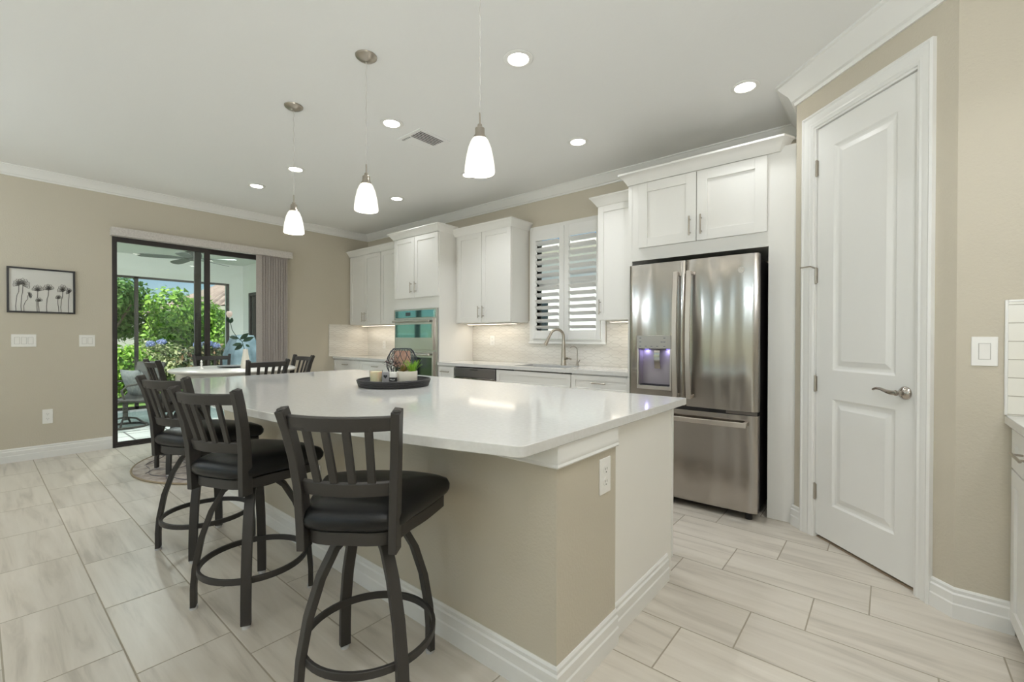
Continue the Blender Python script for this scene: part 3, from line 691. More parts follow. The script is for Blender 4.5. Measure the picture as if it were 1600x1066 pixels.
# ------------------------------------------------------------------ pantry door (local frame along the diagonal wall)
DW = DANG
t = thing('door_2', 'white two-panel pantry door in wide white casing', None, (DA.x, DA.y, 0), DW, kind='structure')
m_ = MB(); CP = [(0, 0), (0, -.020), (.012, -.024), (.02, -.018), (.034, -.018), (.055, -.012), (.066, -.014), (.074, -.010), (.082, -.008), (.086, 0)]
def casing_ring(s_, z_):  pass
o0, o1, zt = -.006, .812, 2.628          # outer edges
rings = []
for sx_, zz, px_, pz_ in ((o0, 0, 1, 0), (o0, zt, 1, -1), (o1, zt, -1, -1), (o1, 0, -1, 0)):
    rings.append([(sx_+px_*o, y, zz+pz_*o) for o, y in CP])
m_.rings(rings)
build('door_casing', m_, TRIM, t, world=False, smooth=25)
m_ = MB(); m_.box(.076, .088, 0, .11, 0, 2.545); m_.box(.728, .742, 0, .11, 0, 2.545); m_.box(.088, .728, 0, .11, 2.532, 2.548); build('door_jamb', m_, TRIM, t, world=False, smooth=0)
# leaf with moulded raised panels
lx0, lx1, lz0, lz1, ly = .091, .725, .022, 2.528, .012
P1 = (.215, .612, 1.045, 2.385); P2 = (.215, .612, .235, .875)
m_ = MB()
m_.box(lx0, P1[0], ly, ly+.035, lz0, lz1); m_.box(P1[1], lx1, ly, ly+.035, lz0, lz1)
for a, b in ((lz0, P2[2]), (P2[3], P1[2]), (P1[3], lz1)): m_.box(P1[0], P1[1], ly, ly+.035, a, b)
for (a, b, c_, d_) in (P1, P2):
    def rr(i_, y): return [(a+i_, y, c_+i_), (b-i_, y, c_+i_), (b-i_, y, d_-i_), (a+i_, y, d_-i_)]
    m_.rings([rr(0, ly), rr(.012, ly+.007), rr(.022, ly+.009), rr(.030, ly+.009), rr(.058, ly+.0015), rr(.062, ly+.0015)], cap=False)
    m_.add(rr(.062, ly+.0015), [(0, 1, 2, 3)])
leaf = build('door_leaf', m_, TRIM, t, world=False, smooth=0, flat=True)
build('threshold', MB().box(.09, .73, .02, .10, .0, .008), mat('threshold_tan', (150, 132, 110), .6), t, world=False)  # tan strip on the floor under the door leaf
for z in (2.29, 1.625, .955, .285):
    m_ = MB(); m_.cyl((.0895, .004, z-.045), (.0895, .004, z+.045), .0065, n=10); m_.box(.082, .098, .006, .012, z-.045, z+.045)
    for q in (-.046, .046): m_.ball((.0895, .004, z+q), .007, n=8, k=5)
    build('hinge', m_, NICKEL, leaf, world=False)
build('door_stop', MB().tube([(.0895, .0, 1.672), (.085, -.03, 1.682), (.068, -.075, 1.676), (.064, -.082, 1.675)], .0045, n=8), NICKEL, leaf, world=False)
m_ = MB(); c0 = Vector((.665, ly, .965))
prof = [(.0001, -.0), (.033, 0), (.033, -.004), (.028, -.012), (.016, -.018), (.012, -.02), (.012, -.048), (.014, -.055), (.0001, -.058)]
m_.rings([[c0+Vector((r*math.cos(a), y, r*math.sin(a))) for a in [2*math.pi*j/24 for j in range(24)]] for r, y in prof])
m_.tube([c0+Vector(p) for p in ((0, -.05, 0), (-.03, -.052, -.001), (-.06, -.05, .004), (-.09, -.048, .012), (-.115, -.046, .012), (-.132, -.044, .006), (-.137, -.043, .003))], .008, n=10, rs=[.012, .0115, .009, .0075, .007, .0065, .006])
build('lever_handle', m_, CHROME, leaf, world=False, label='satin nickel lever handle')

# ------------------------------------------------------------------ island
IX0, IX1, IY0, IY1 = -3.95, -.845, 1.245, 2.395
t = thing('kitchen_island', 'large kitchen island base with taupe wall facing the stools and white end panel', 'island', ((IX0+IX1)/2, 1.8, 0))
build('knee_wall', MB().box(IX0, IX1, IY0, 1.668, 0, .878), WALL, t, smooth=0, label='taupe painted knee wall')
build('end_panel', MB().box(IX0+.02, IX1-.018, 1.668, 2.33, 0, .878), PANELW, t, smooth=0)
m_ = MB(); m_.box(IX0+.02, IX1-.016, 2.33, 2.355, .09, .878); build('cabinet_face', m_, CAB, t, smooth=0)
for i in range(5):
    a = IX0+.03+i*.612; b = a+.604
    for z0, z1, nm in ((.735, .872, 'drawer'), (.115, .728, 'door')):
        m_ = MB(); shaker(m_, 0, b-a, z0, z1, 0); m_.xf(Matrix.Translation((b, 2.375, 0)) @ Matrix.Rotation(math.pi, 4, 'Z')); d = build(nm, m_, CAB, t, smooth=0)
        m_ = MB()
        if nm == 'drawer': bar(m_, ((a+b)/2-.07, 2.375, .80), ((a+b)/2+.07, 2.375, .80), (0, .03, 0))
        else: bar(m_, (b-.035, 2.375, .55), (b-.035, 2.375, .69), (0, .03, 0))
        build('handle', m_, NICKEL, d)
AP = [(0, .800), (.012, .800), (.016, .806), (.012, .814), (.014, .822), (.012, .83), (.012, .872), (.012, .878), (0, .878)]
build('apron_moulding', MB().sweep(AP, [(IX0, 1.668), (IX0, IY0), (IX1, IY0), (IX1, 1.668)], left=False), TRIM, t, smooth=30)
build('baseboard', MB().sweep(BASE, [(IX0, 1.668), (IX0, IY0), (IX1, IY0), (IX1, 1.670)], left=False).sweep(BASE, [(IX1-.018, 1.669), (IX1-.018, 2.27)], left=False), TRIM, t, smooth=30)
cx, hx = -2.475, 1.645
front = [(cx+hx-.004*0, 1.06)]
pts = []
X0, X1 = cx-hx, -.828
def fy(x): return .782+.093*(x-cx)**2
pts = [(X1, 2.452), (X0, 2.452)]
def corner(px, py, r, a0, a1): return [(px+r*math.cos(R(a0+(a1-a0)*i/5)), py+r*math.sin(R(a0+(a1-a0)*i/5))) for i in range(6)]
pts += corner(X0+.035, fy(X0)+.035, .035, 180, 262)
n = 40
for i in range(n+1):
    x = X0+.05+(X1-X0-.10)*i/n; pts.append((x, fy(x)))
pts += corner(X1-.03, fy(X1-.03)+.033, .033, 285, 360)
o = build('island_countertop', MB().prism(pts, .8785, .914), QUARTZ, smooth=30, bevel=.0025); tag(o, 'large white quartz island countertop with a bowed front edge', 'countertop')

# ------------------------------------------------------------------ outlets and switches
def plate(name, lab, cat, c, n_, u, w_, h_, kind, group=None):
    # c centre on the wall, n_ outward normal, u horizontal direction
    c, n_, u = Vector(c), Vector(n_), Vector(u); up = Vector((0, 0, 1))
    t = thing(name, lab, cat, tuple(c), 0, group)
    Mx = Matrix((( u.x, -n_.x, 0), (u.y, -n_.y, 0), (0, 0, 1))).to_4x4(); Mx.translation = c
    m_ = MB().box(-w_/2, w_/2, -.006, 0, -h_/2, h_/2).xf(Mx); p = build('cover_plate', m_, PLASTIC, t, bevel=.002)
    if kind[0] == 'outlet':
        m_ = MB()
        for z in (-.024, .024):
            m_.cyl((0, -.006, z), (0, -.0085, z), .0175, n=20)
        m_.xf(Mx); s_ = build('receptacle', m_, PLASTIC, t)
        m_ = MB()
        for z in (-.024, .024): m_.box(-.008, -.0055, -.0092, -.0085, z-.001, z+.008); m_.box(.0055, .008, -.0092, -.0085, z-.001, z+.008); m_.cyl((0, -.0085, z-.009), (0, -.0092, z-.009), .003, n=8)
        m_.xf(Mx); build('slots', m_, PLASTIC_D, s_)
    else:
        k = kind[1]; st = .046
        for i in range(k):
            x = (i-(k-1)/2)*st
            m_ = MB().add([(x-.0165, -.0065, -.033), (x+.0165, -.0065, -.033), (x+.0165, -.0085, 0), (x-.0165, -.0085, 0), (x+.0165, -.012, .033), (x-.0165, -.012, .033), (x-.0165, -.004, .033), (x+.0165, -.004, .033), (x-.0165, -.004, -.033), (x+.0165, -.004, -.033)],
                [(0, 1, 2, 3), (3, 2, 4, 5), (5, 4, 7, 6), (0, 3, 5, 6, 8), (1, 9, 7, 4, 2), (0, 8, 9, 1)]).xf(Mx)
            rk = build('rocker', m_, PLASTIC, t, smooth=0)
            m_ = MB().box(x-.0185, x+.0185, -.0063, -.0058, -.035, .035).xf(Mx); build('rocker_surround', m_, mat('switch_gap', (176, 172, 164), .6) if 'switch_gap' not in bpy.data.materials else bpy.data.materials['switch_gap'], t, smooth=0)
    return t
plate('electrical_outlet', 'white duplex outlet on the taupe end of the island', 'outlet', (IX1+.0, 1.573, .70), (1, 0, 0), (0, 1, 0), .084, .138, ('outlet',))
plate('electrical_outlet', 'white outlet low on the stool side of the island between two stools', 'outlet', (-2.47, IY0-.0, .457), (0, -1, 0), (1, 0, 0), .072, .115, ('outlet',))
plate('electrical_outlet', 'white outlet low on the left wall under the picture', 'outlet', (XL, .48, .42), (1, 0, 0), (0, 1, 0), .076, .145, ('outlet',))
plate('light_switch', 'white triple rocker switch plate below the flower picture', 'light switch', (XL, .318, 1.197), (1, 0, 0), (0, 1, 0), .17, .125, ('sw', 3))
plate('light_switch', 'white double rocker switch plate beside the sliding door', 'light switch', (XL, .779, 1.194), (1, 0, 0), (0, 1, 0), .125, .125, ('sw', 2))
plate('light_switch', 'white single rocker switch plate right of the pantry door', 'light switch', (.318, YR, 1.181), (0, -1, 0), (1, 0, 0), .08, .125, ('sw', 1))
plate('electrical_outlet', 'white outlet in the mosaic backsplash left of the window', 'outlet', (-3.80, YB-.012, 1.20), (0, -1, 0), (1, 0, 0), .074, .12, ('outlet',))
plate('electrical_outlet', 'white outlet in the corner mosaic backsplash beside the oven tower', 'outlet', (-6.12, YB-.012, 1.12), (0, -1, 0), (1, 0, 0), .074, .12, ('outlet',))

# ------------------------------------------------------------------ picture on the left wall
t = thing('framed_picture', 'black framed ink drawing of poppies on the left wall', 'picture', (XL, .45, 1.70))
y0, y1, z0, z1 = .205, .687, 1.475, 1.925; fw = .016
m_ = MB(); m_.box(XL, XL+.022, y0, y0+fw, z0, z1); m_.box(XL, XL+.022, y1-fw, y1, z0, z1); m_.box(XL, XL+.022, y0+fw, y1-fw, z0, z0+fw); m_.box(XL, XL+.022, y0+fw, y1-fw, z1-fw, z1)
fr_ = build('frame', m_, FRAME_B, t, bevel=.001)
pa = build('print', MB().box(XL+.001, XL+.008, y0+fw, y1-fw, z0+fw, z1-fw), PAPER, t, smooth=0)
iw, ih = y1-y0-2*fw, z1-z0-2*fw
def P2D(u, v_): return (XL+.009, y0+fw+u*iw, z0+fw+v_*ih)          # u right, v up
m_ = MB()
def stroke(pts, wd=.0022):
    m_.tube([P2D(*p) for p in pts], wd/2*1.3, n=5)
def stem(u0, u1, v1, bend=.02):
    stroke([(u0, 0), (u0-.005, .12), ((u0+u1)/2-bend*.4, .3*v1/.5), (u1-bend*.2, v1*.75), (u1, v1)], .0036)
def poppy(u, v_, w_, h_, tilt=0, np_=5):
    c_, s_ = math.cos(tilt), math.sin(tilt)
    def tr(a, b): return (u+(a*c_-b*s_)*w_, v_+(a*s_+b*c_)*h_)
    for i in range(np_):
        a0 = math.pi*(.06+.88*i/np_); a1 = math.pi*(.06+.88*(i+1)/np_); am = (a0+a1)/2
        stroke([tr(0, 0), tr(math.cos(a0)*.6, math.sin(a0)*.62), tr(math.cos(a0)*.98, math.sin(a0)*.9), tr(math.cos(am)*1.05, math.sin(am)*1.08), tr(math.cos(a1)*.98, math.sin(a1)*.9), tr(math.cos(a1)*.6, math.sin(a1)*.62), tr(0, 0)], .0030)
        for q in (.3, .5, .7):
            aa = a0+(a1-a0)*q; stroke([tr(math.cos(aa)*.25, math.sin(aa)*.25), tr(math.cos(aa)*.85, math.sin(aa)*.8)], .0016)
for (u0, u1, v1, w_, h_, tl) in ((.10, .145, .60, .085, .15, .35), (.18, .205, .60, .10, .17, -.55), (.42, .43, .49, .09, .14, .05), (.57, .60, .53, .09, .14, .1), (.80, .83, .51, .085, .17, .2), (.925, .935, .48, .05, .12, .4)):
    stem(u0, u1, v1); poppy(u1, v1, w_, h_, tl)
for (u0, u1, v1, w_, h_, tl) in ((.22, .29, .38, .05, .08, -1.2), (.45, .45, .24, .055, .09, .1), (.765, .76, .33, .05, .09, .1)):
    stem(u0, u1-.01, v1); poppy(u1, v1, w_, h_, tl, 4)
build('ink_drawing', m_, INK, pa, smooth=0)
build('glazing', MB().box(XL+.0145, XL+.0155, y0+fw, y1-fw, z0+fw, z1-fw), PGLASS, t, smooth=0)

# ------------------------------------------------------------------ stools
def stool(name, lab, loc, back_rot, base_rot=0.0, wide=1.0, group='black swivel bar stools'):
    t = thing(name, lab, 'stool' if name == 'bar_stool' else 'chair', loc, back_rot, group)
    W = False; k = wide; br = base_rot
    def rotp(p, a): return (p[0]*math.cos(a)-p[1]*math.sin(a), p[0]*math.sin(a)+p[1]*math.cos(a), p[2])
    prof = [(.085, .560), (.125, .525), (.172, .44), (.212, .32), (.236, .19), (.243, .10), (.243, .012)]
    for i in range(4):
        a = R(45+90*i)+br; m_ = MB()
        # smooth curve
        pts = []
        for j in range(len(prof)-1):
            for q in range(3):
                u = q/3; pts.append(((prof[j][0]*(1-u)+prof[j+1][0]*u), prof[j][1]*(1-u)+prof[j+1][1]*u))
        pts.append(prof[-1])
        m_.strap([(r*math.cos(a), r*math.sin(a), z) for r, z in pts], .040, .022, (-math.sin(a), math.cos(a), 0))
        lg = build('leg', m_, BLACKM, t, world=W, bevel=.002)
        g_ = MB(); x, y = .243*math.cos(a), .243*math.sin(a)
        g_.add([], []); g_.cyl((x, y, 0), (x, y, .013), .0165, .017, n=14); build('glide', g_, GLIDE, lg, world=W, label='clear plastic foot glide')
    m_ = MB(); m_.strap([(.222*math.cos(a), .222*math.sin(a), .19) for a in [2*math.pi*j/48 for j in range(48)]], .026, .013, (0, 0, 1), close=True)
    build('footrest_ring', m_, BLACKM, t, world=W, bevel=.002)
    m_ = MB(); m_.cyl((0, 0, .552), (0, 0, .576), .11, n=28); m_.box(-.10, .10, -.10, .10, .576, .586); build('swivel_plate', m_, BLACKM, t, world=W)
    # seat outline: narrow at the back, flared toward the front corners
    def outline(g, ns=48):
        key = [(0, -.205), (.10, -.200), (.150, -.165), (.170, -.09), (.205, .02), (.232, .125), (.236, .160), (.205, .185), (.12, .212), (0, .222)]
        key = [(x*k+ (g if x > 0 else 0)*min(1, x/.1) , y + g*(1 if y > 0 else -1)) for x, y in key]
        full = key + [(-x, y) for x, y in reversed(key[1:-1])]
        out = []; n_ = len(full)
        for i in range(n_):
            p0, p1, p2, p3 = full[i-1], full[i], full[(i+1) % n_], full[(i+2) % n_]
            for q in (0, .33, .66):
                out.append(tuple(.5*((2*p1[j])+(-p0[j]+p2[j])*q+(2*p0[j]-5*p1[j]+4*p2[j]-p3[j])*q*q+(-p0[j]+3*p1[j]-3*p2[j]+p3[j])*q**3) for j in (0, 1)))
        return out
    fr_z = lambda y: .0
    o1_ = outline(-.006); o2_ = outline(-.02)
    def dz(y): return max(0, y)*.02                      # front edge rises slightly
    m_ = MB(); m_.rings([[(x, y, .582+dz(y)) for x, y in o1_], [(x, y, .624+dz(y)) for x, y in o1_]])
    build('seat_frame', m_, BLACKM, t, world=W, bevel=.002)
    rs = []
    for g, z in ((-.010, .625), (.004, .632), (.012, .646), (.013, .664), (.005, .684), (-.016, .698), (-.05, .708), (-.10, .714), (-.15, .716)):
        s_ = outline(0); f_ = 1
        if g > -.05: ring = [(x, y, z+dz(y)) for x, y in outline(g)]
        else: f_ = (0.21+g)/.21; ring = [(x*f_*1.0, y*f_, z+dz(y*f_)) for x, y in outline(-.0)]
        rs.append(ring)
    m_ = MB(); m_.rings(rs); build('seat_cushion', m_, VINYL, t, world=W, smooth=60, label='black vinyl seat cushion')
    # back: two leaning posts, curved rails, four slats
    for s in (-1, 1):
        pts = [(s*.147*k, -.178, .562), (s*.149*k, -.182, .66), (s*.153*k, -.188, .76), (s*.161*k, -.205, .86), (s*.170*k, -.228, .95), (s*.179*k, -.252, 1.018)]
        m_ = MB(); m_.strap(pts, [.05, .05, .047, .042, .040, .040], .027, (0, 1, .1)); m_.ball((s*.179*k, -.252, 1.016), .013, .019, .007, n=10, k=5)
        build('back_post', m_, BLACKM, t, world=W, bevel=.003)
    def rail(z, y, hw, bow, h, name_):
        pts = [(hw*k*u, y-bow*(1-u*u), z) for u in [(-1+2*i/16) for i in range(17)]]
        m_ = MB(); m_.strap(pts, h, .016, (0, -.25, 1)); build(name_, m_, BLACKM, t, world=W, bevel=.002)
    rail(.978, -.238, .170, .040, .045, 'top_rail'); rail(.765, -.186, .146, .032, .045, 'lower_rail')
    for i in range(4):
        u = (-.57, -.19, .19, .57)[i]
        m_ = MB(); m_.strap([(u*.150*k, -.186-.032*(1-u*u), .775), (u*.170*k, -.238-.040*(1-u*u), .968)], .024, .011, (1, 0, 0)); build('slat', m_, BLACKM, t, world=W, bevel=.0015)
    return t
def turn(t, deg):                              # swivel: the leg base stays put while seat and back turn
    for ch in t.children:
        if ch.name.split('.')[0] in ('leg', 'footrest_ring'): ch.rotation_euler.z = R(deg)
def ang(fx, fy_): return math.atan2(fy_, fx)-math.pi/2
s1 = stool('bar_stool', 'nearest black swivel bar stool at the island, with its seat turned toward the counter corner', (-1.412, .905, 0), R(36), 0)
q_ = dup(s1, (-2.30, .85, 0), R(22), 'middle one of the three black bar stools along the island')
turn(q_, -5)
q_ = dup(s1, (-3.12, .89, 0), R(21), 'third black bar stool along the island, closest to the sliding door'); turn(q_, -7)

# ------------------------------------------------------------------ dining corner
TX, TY = -5.37, 1.80
t = thing('round_table', 'round white counter-height dining table with deep apron', 'table', (TX, TY, .012))
build('table_top', MB().lathe([(.001, .872), (.545, .872), (.57, .876), (.582, .886), (.584, .896), (.575, .904), (.565, .910), (.001, .910)], (TX, TY, 0), n=64), TABLE_W, t)
build('apron', MB().lathe([(.50, .79), (.52, .79), (.52, .872), (.50, .872)], (TX, TY, 0), n=56), TABLE_W, t)
build('pedestal', MB().lathe([(.001, .10), (.075, .10), (.09, .14), (.06, .22), (.10, .38), (.11, .46), (.07, .58), (.06, .70), (.10, .79), (.25, .80), (.25, .872), (.001, .872)], (TX, TY, 0), n=32), TABLE_W, t)
for i in range(4):
    a = R(45+90*i); pts = [(TX+r*math.cos(a), TY+r*math.sin(a), z) for r, z in ((.05, .16), (.15, .17), (.26, .11), (.34, .045), (.38, .035))]
    build('pedestal_foot', MB().strap(pts, .06, .05, (-math.sin(a), math.cos(a), 0)), TABLE_W, t, bevel=.006)
d1_ = stool('dining_chair', 'black dining chair on the rug edge left of the table, seen behind the third stool', (-5.03, 1.26, .012), R(2), 0, 1.0, 'black dining chairs around the round table')
d2_ = stool('dining_chair', 'black slat-back dining chair nearest the island, its back to the counter', (-4.56, 1.69, .012), R(96), 0, 1.0, 'black dining chairs around the round table')
dup(d2_, (-5.86, 1.76, .012), R(-98), 'black slat-back dining chair on the far side of the table by the sliding door')
dup(d1_, (-5.14, 2.19, .012), R(186), 'black slat-back dining chair right of the table, near the vertical blinds')
t = thing('round_rug', 'round grey patterned rug with tan binding under the dining table', 'rug', (-5.0, 1.80, 0))
RX, RY_, RR = -5.12, 1.85, .965
build('rug_pile', MB().lathe([(.001, .0), (RR-.02, .0), (RR-.02, .011), (.001, .011)], (RX, RY_, 0), n=72), RUG, t)
build('binding', MB().tube([(RX+(RR-.012)*math.cos(a), RY_+(RR-.012)*math.sin(a), .008) for a in [2*math.pi*i/72 for i in range(72)]], .0085, n=8, close=True), RUG_E, t)
m_ = MB()
for rr_ in (.30, .56, .84):
    m_.strap([(RX+(rr_+.02*math.sin(a*12))*math.cos(a), RY_+(rr_+.02*math.sin(a*12))*math.sin(a), .0115) for a in [2*math.pi*i/120 for i in range(120)]], .014, .001, (0, 0, 1), close=True)
for i in range(16):
    a0 = 2*math.pi*i/16
    m_.tube([(RX+r*math.cos(a0+.1*math.sin(r*22)), RY_+r*math.sin(a0+.1*math.sin(r*22)), .0112) for r in [.1+.07*j for j in range(12)]], .004, n=5)
build('pattern_lines', m_, mat('rug_lines', (112, 108, 114), .95), t)
# on the table
t = thing('flower_vase', 'tapered cream vase with a single blush rose stem on the dining table', 'vase', (-5.21, 1.84, .910))
build('vase_body', MB().lathe([(.001, 0), (.040, 0), (.046, .012), (.043, .05), (.026, .155), (.022, .20), (.019, .20), (.020, .155), (.001, .05)], n=24), CREAM, t, world=False)
A = Vector((-.165, .01)) # toward picture-left
ux, uy = -.24, -.97      # picture left in the plan
def fl(l, z): return (ux*l, uy*l, z)
st_ = build('stem', MB().tube([fl(0, .08), fl(.01, .2), fl(.03, .28), fl(.08, .33), fl(.12, .40), fl(.14, .50)], .0035, n=6), G_ROSE, t, world=False)
m_ = MB(); c_ = Vector(fl(.145, .56)); m_.ball(c_, .024, .024, .032, n=12, k=8)
for i in range(7):
    a = i*2.4; q = c_+Vector((.013*math.cos(a), .013*math.sin(a), .008)); m_.ball(q, .017, .017, .028, n=8, k=6)
build('rose_bloom', m_, ROSE, t, world=False, smooth=60)
m_ = MB()
def leaf(m_, base, tip, wd, up=(0, 0, 1)):
    b_, t_ = Vector(base), Vector(tip); d = t_-b_; s_ = d.cross(Vector(up)); s_ = s_.normalized()*wd if s_.length > 1e-5 else Vector((wd, 0, 0)); nn = s_.cross(d).normalized()*wd*.25
    p = [b_, b_+d*.25+s_*.75, b_+d*.55+s_, b_+d*.85+s_*.45, t_, b_+d*.85-s_*.45, b_+d*.55-s_, b_+d*.25-s_*.75, b_+d*.5-nn]
    m_.add(p, [(0, 1, 8), (1, 2, 8), (2, 3, 8), (3, 4, 8), (4, 5, 8), (5, 6, 8), (6, 7, 8), (7, 0, 8)])
for b_, e1, wd in ((fl(.06, .31), fl(.15, .33), .022), (fl(.05, .30), fl(-.03, .37), .024), (fl(.03, .28), fl(-.08, .33), .024), (fl(.03, .26), fl(.12, .24), .02), (fl(.02, .25), fl(.10, .19), .022), (fl(.0, .25), fl(-.04, .22), .018), (fl(.13, .47), fl(.12, .53), .02), (fl(.135, .47), fl(.17, .53), .02)):
    leaf(m_, b_, e1, wd, (.8, .2, .4))
build('rose_leaves', m_, G_ROSE, st_, world=False)
o = build('serving_plate', MB().lathe([(.001, .911), (.09, .911), (.15, .922), (.155, .926), (.15, .926), (.09, .916), (.001, .916)], (-5.42, 1.80, 0), n=36), BLACKB); tag(o, 'flat black plate on the round white table', 'plate')
o = build('figurine', MB().lathe([(.001, .911), (.016, .911), (.018, .915), (.006, .925), (.008, .945), (.012, .958), (.006, .972), (.010, .985), (.004, .998), (.001, 1.0)], (-5.42, 1.50, 0), n=16), PLASTIC); tag(o, 'tiny white figurine on the left side of the round table', 'figurine')

# ------------------------------------------------------------------ island decor
IZ = .914
t = thing('round_tray', 'round black beaded tray in the middle of the island', 'tray', (-2.53, 1.80, IZ))
m_ = MB(); m_.lathe([(.001, 0), (.20, 0), (.20, .020), (.001, .020)], n=56); build('tray_base', m_, TRAY, t, world=False)
m_ = MB()
for z, r in ((.008, .222), (.019, .226), (.030, .230), (.041, .233)):
    m_.tube([(r*math.cos(a), r*math.sin(a), z) for a in [2*math.pi*i/72 for i in range(72)]], .0075, n=8, close=True)
m_.lathe([(.195, .004), (.222, .004), (.224, .038), (.218, .038), (.195, .012)], n=56)
build('tray_rim', m_, TRAY, t, world=False)
TZ = IZ+.0205
def onimg(l, dpt_, base=(-2.53, 1.80)):           # l to the right in the picture, dpt_ away from the camera
    ux_, uy_ = .767, .641; fx_, fy2 = -.80, .60
    return (base[0]+ux_*l+(-.815)*dpt_, base[1]+uy_*l+.58*dpt_, TZ)
c_ = onimg(-.118, -.07)
t = thing('jar_candle', 'cream candle in a clear glass jar on the left of the black tray', 'candle', c_)
build('wax', MB().lathe([(.001, .003), (.037, .003), (.037, .078), (.001, .080)], n=24), WAX, t, world=False)
build('glass_jar', MB().lathe([(.001, 0), (.041, 0), (.043, .01), (.043, .088), (.040, .088), (.040, .01), (.001, .002)], n=24), glass_mat('jar_glass', (.98, .98, .96), 1.0), t, world=False)
c_ = onimg(-.048, -.10)
t = thing('heart_block', 'small grey block with a black heart beside the candle on the tray', 'block', c_, R(30))
build('block_body', MB().box(-.024, .024, -.02, .02, 0, .078), GREYB, t, world=False, bevel=.002)
m_ = MB(); hp = [(.0, .020)]
for i in range(21):
    a = R(-10+200*i/20) if False else math.pi*2*i/20
    hp_x = 16*math.sin(a)**3; hp_z = 13*math.cos(a)-5*math.cos(2*a)-2*math.cos(3*a)-math.cos(4*a)
    hp.append((hp_x*.00085, .050+hp_z*.00085))
hp = hp[1:]
m_.add([(x, -.0208, z) for x, z in hp[:-1]]+[(x, -.02, z) for x, z in hp[:-1]], [tuple(range(20)), tuple(range(39, 19, -1))]+[(i, (i+1) % 20, 20+(i+1) % 20, 20+i) for i in range(20)])
build('heart', m_, BLACKB, t, world=False, smooth=0)
c_ = onimg(-.002, -.105)
t = thing('word_block', 'small white block with a black lettered band next to the heart block', 'block', c_, R(30))
build('block_body', MB().box(-.022, .022, -.02, .02, 0, .078), PLASTIC, t, world=False, bevel=.002)
bl = build('black_band', MB().box(-.0225, .0225, -.021, .0, .012, .044), BLACKB, t, world=False)
m_ = MB(); m_.tube([(-.017+.0017*i, -.0213, .029+.006*math.sin(i*1.7)*(1 if i % 3 else .4)) for i in range(21)], .0009, n=5); build('script', m_, PLASTIC, bl, world=False)
c_ = onimg(.085, -.06)
t = thing('succulent_planter', 'round cream pot planted with succulents and lime grass on the tray', 'plant', c_)
build('pot', MB().lathe([(.001, 0), (.064, 0), (.066, .004), (.066, .082), (.060, .082), (.060, .07), (.001, .07)], n=32), CREAM, t, world=False)
build('soil', MB().lathe([(.001, .068), (.0595, .068), (.0595, .073), (.001, .075)], n=20), SOIL, t, world=False)
m_ = MB()
for cx_, cy_, s_, n_ in ((-.012, -.02, 1.0, 3), (-.045, .01, .7, 2), (.0, .03, .8, 2)):
    for ring in range(n_):
        for i in range(7):
            a = 2*math.pi*i/7+ring*.45; l = (.042-.010*ring)*s_; z1_ = .088+.014*ring
            leaf(m_, (cx_+.004*math.cos(a), cy_+.004*math.sin(a), .078), (cx_+l*math.cos(a), cy_+l*math.sin(a), z1_+.01), .009*s_, (0, 0, 1))
build('succulent_rosette', m_, G_SUCC, t, world=False)
m_ = MB()
for i in range(75):
    a = random.uniform(0, 6.28); r = random.uniform(0, .022); bx, by = .030+r*math.cos(a), .018+r*math.sin(a); a2 = a+random.uniform(-.4, .4); sp = random.uniform(.01, .05); h = random.uniform(.05, .085)
    m_.strap([(bx, by, .072), (bx+sp*.35*math.cos(a2), by+sp*.35*math.sin(a2), .072+h*.6), (bx+sp*math.cos(a2), by+sp*math.sin(a2), .072+h)], [.004, .0034, .0008], .0008, (-math.sin(a2), math.cos(a2), 0))
build('grass_tuft', m_, G_GRASS, t, world=False)
m_ = MB()
for (dx, dy, h) in ((-.085, -.04, .085), (-.10, -.07, .065), (-.06, -.02, .10)):
    pts = [(-.035, 0, .072), (-.035+dx*.5, dy*.5, .072+h*.6), (-.035+dx, dy, .072+h)]; m_.tube(pts, .0015, n=5)
    for q in (.45, .6, .75, .9, 1.0):
        bx, by, bz = -.035+dx*q, dy*q, .072+h*q
        for s_ in (-1, 1): leaf(m_, (bx, by, bz), (bx-.022, by+s_*.018, bz+.010*s_), .007, (0, .2, 1))
build('trailing_stems', m_, G_DARK, t, world=False)
# wire lantern behind
c_ = (-2.665, 1.975, TZ)
c_ = onimg(.055, .125)
t = thing('wire_lantern', 'round dark wire lantern with a pink copper cup behind the planter', 'lantern', c_)
m_ = MB(); prof = [(.060, .005), (.085, .045), (.103, .095), (.106, .13), (.098, .165), (.078, .205), (.058, .225)]
for r, z in (prof[0], prof[3], prof[6]): m_.tube([(r*math.cos(a), r*math.sin(a), z) for a in [2*math.pi*i/40 for i in range(40)]], .0018, n=6, close=True)
NN = 12
for i in range(NN):
    for sg in (-1, 1):
        pts = []
        for j, (r, z) in enumerate(prof): a = 2*math.pi*(i+sg*j*.33)/NN; pts.append((r*math.cos(a), r*math.sin(a), z))
        m_.tube(pts, .0021, n=5)
build('wire_cage', m_, WIREM, t, world=False)
build('cup', MB().lathe([(.001, .10), (.056, .10), (.058, .11), (.056, .208), (.052, .208), (.053, .115), (.001, .11)], n=28), COPPER, t, world=False)
build('cup_stand', MB().lathe([(.056, .006), (.05, .006), (.05, .012), (.012, .02), (.012, .09), (.045, .10), (.056, .10), (.001, .101), (.001, .005)], n=24), CREAM, t, world=False)

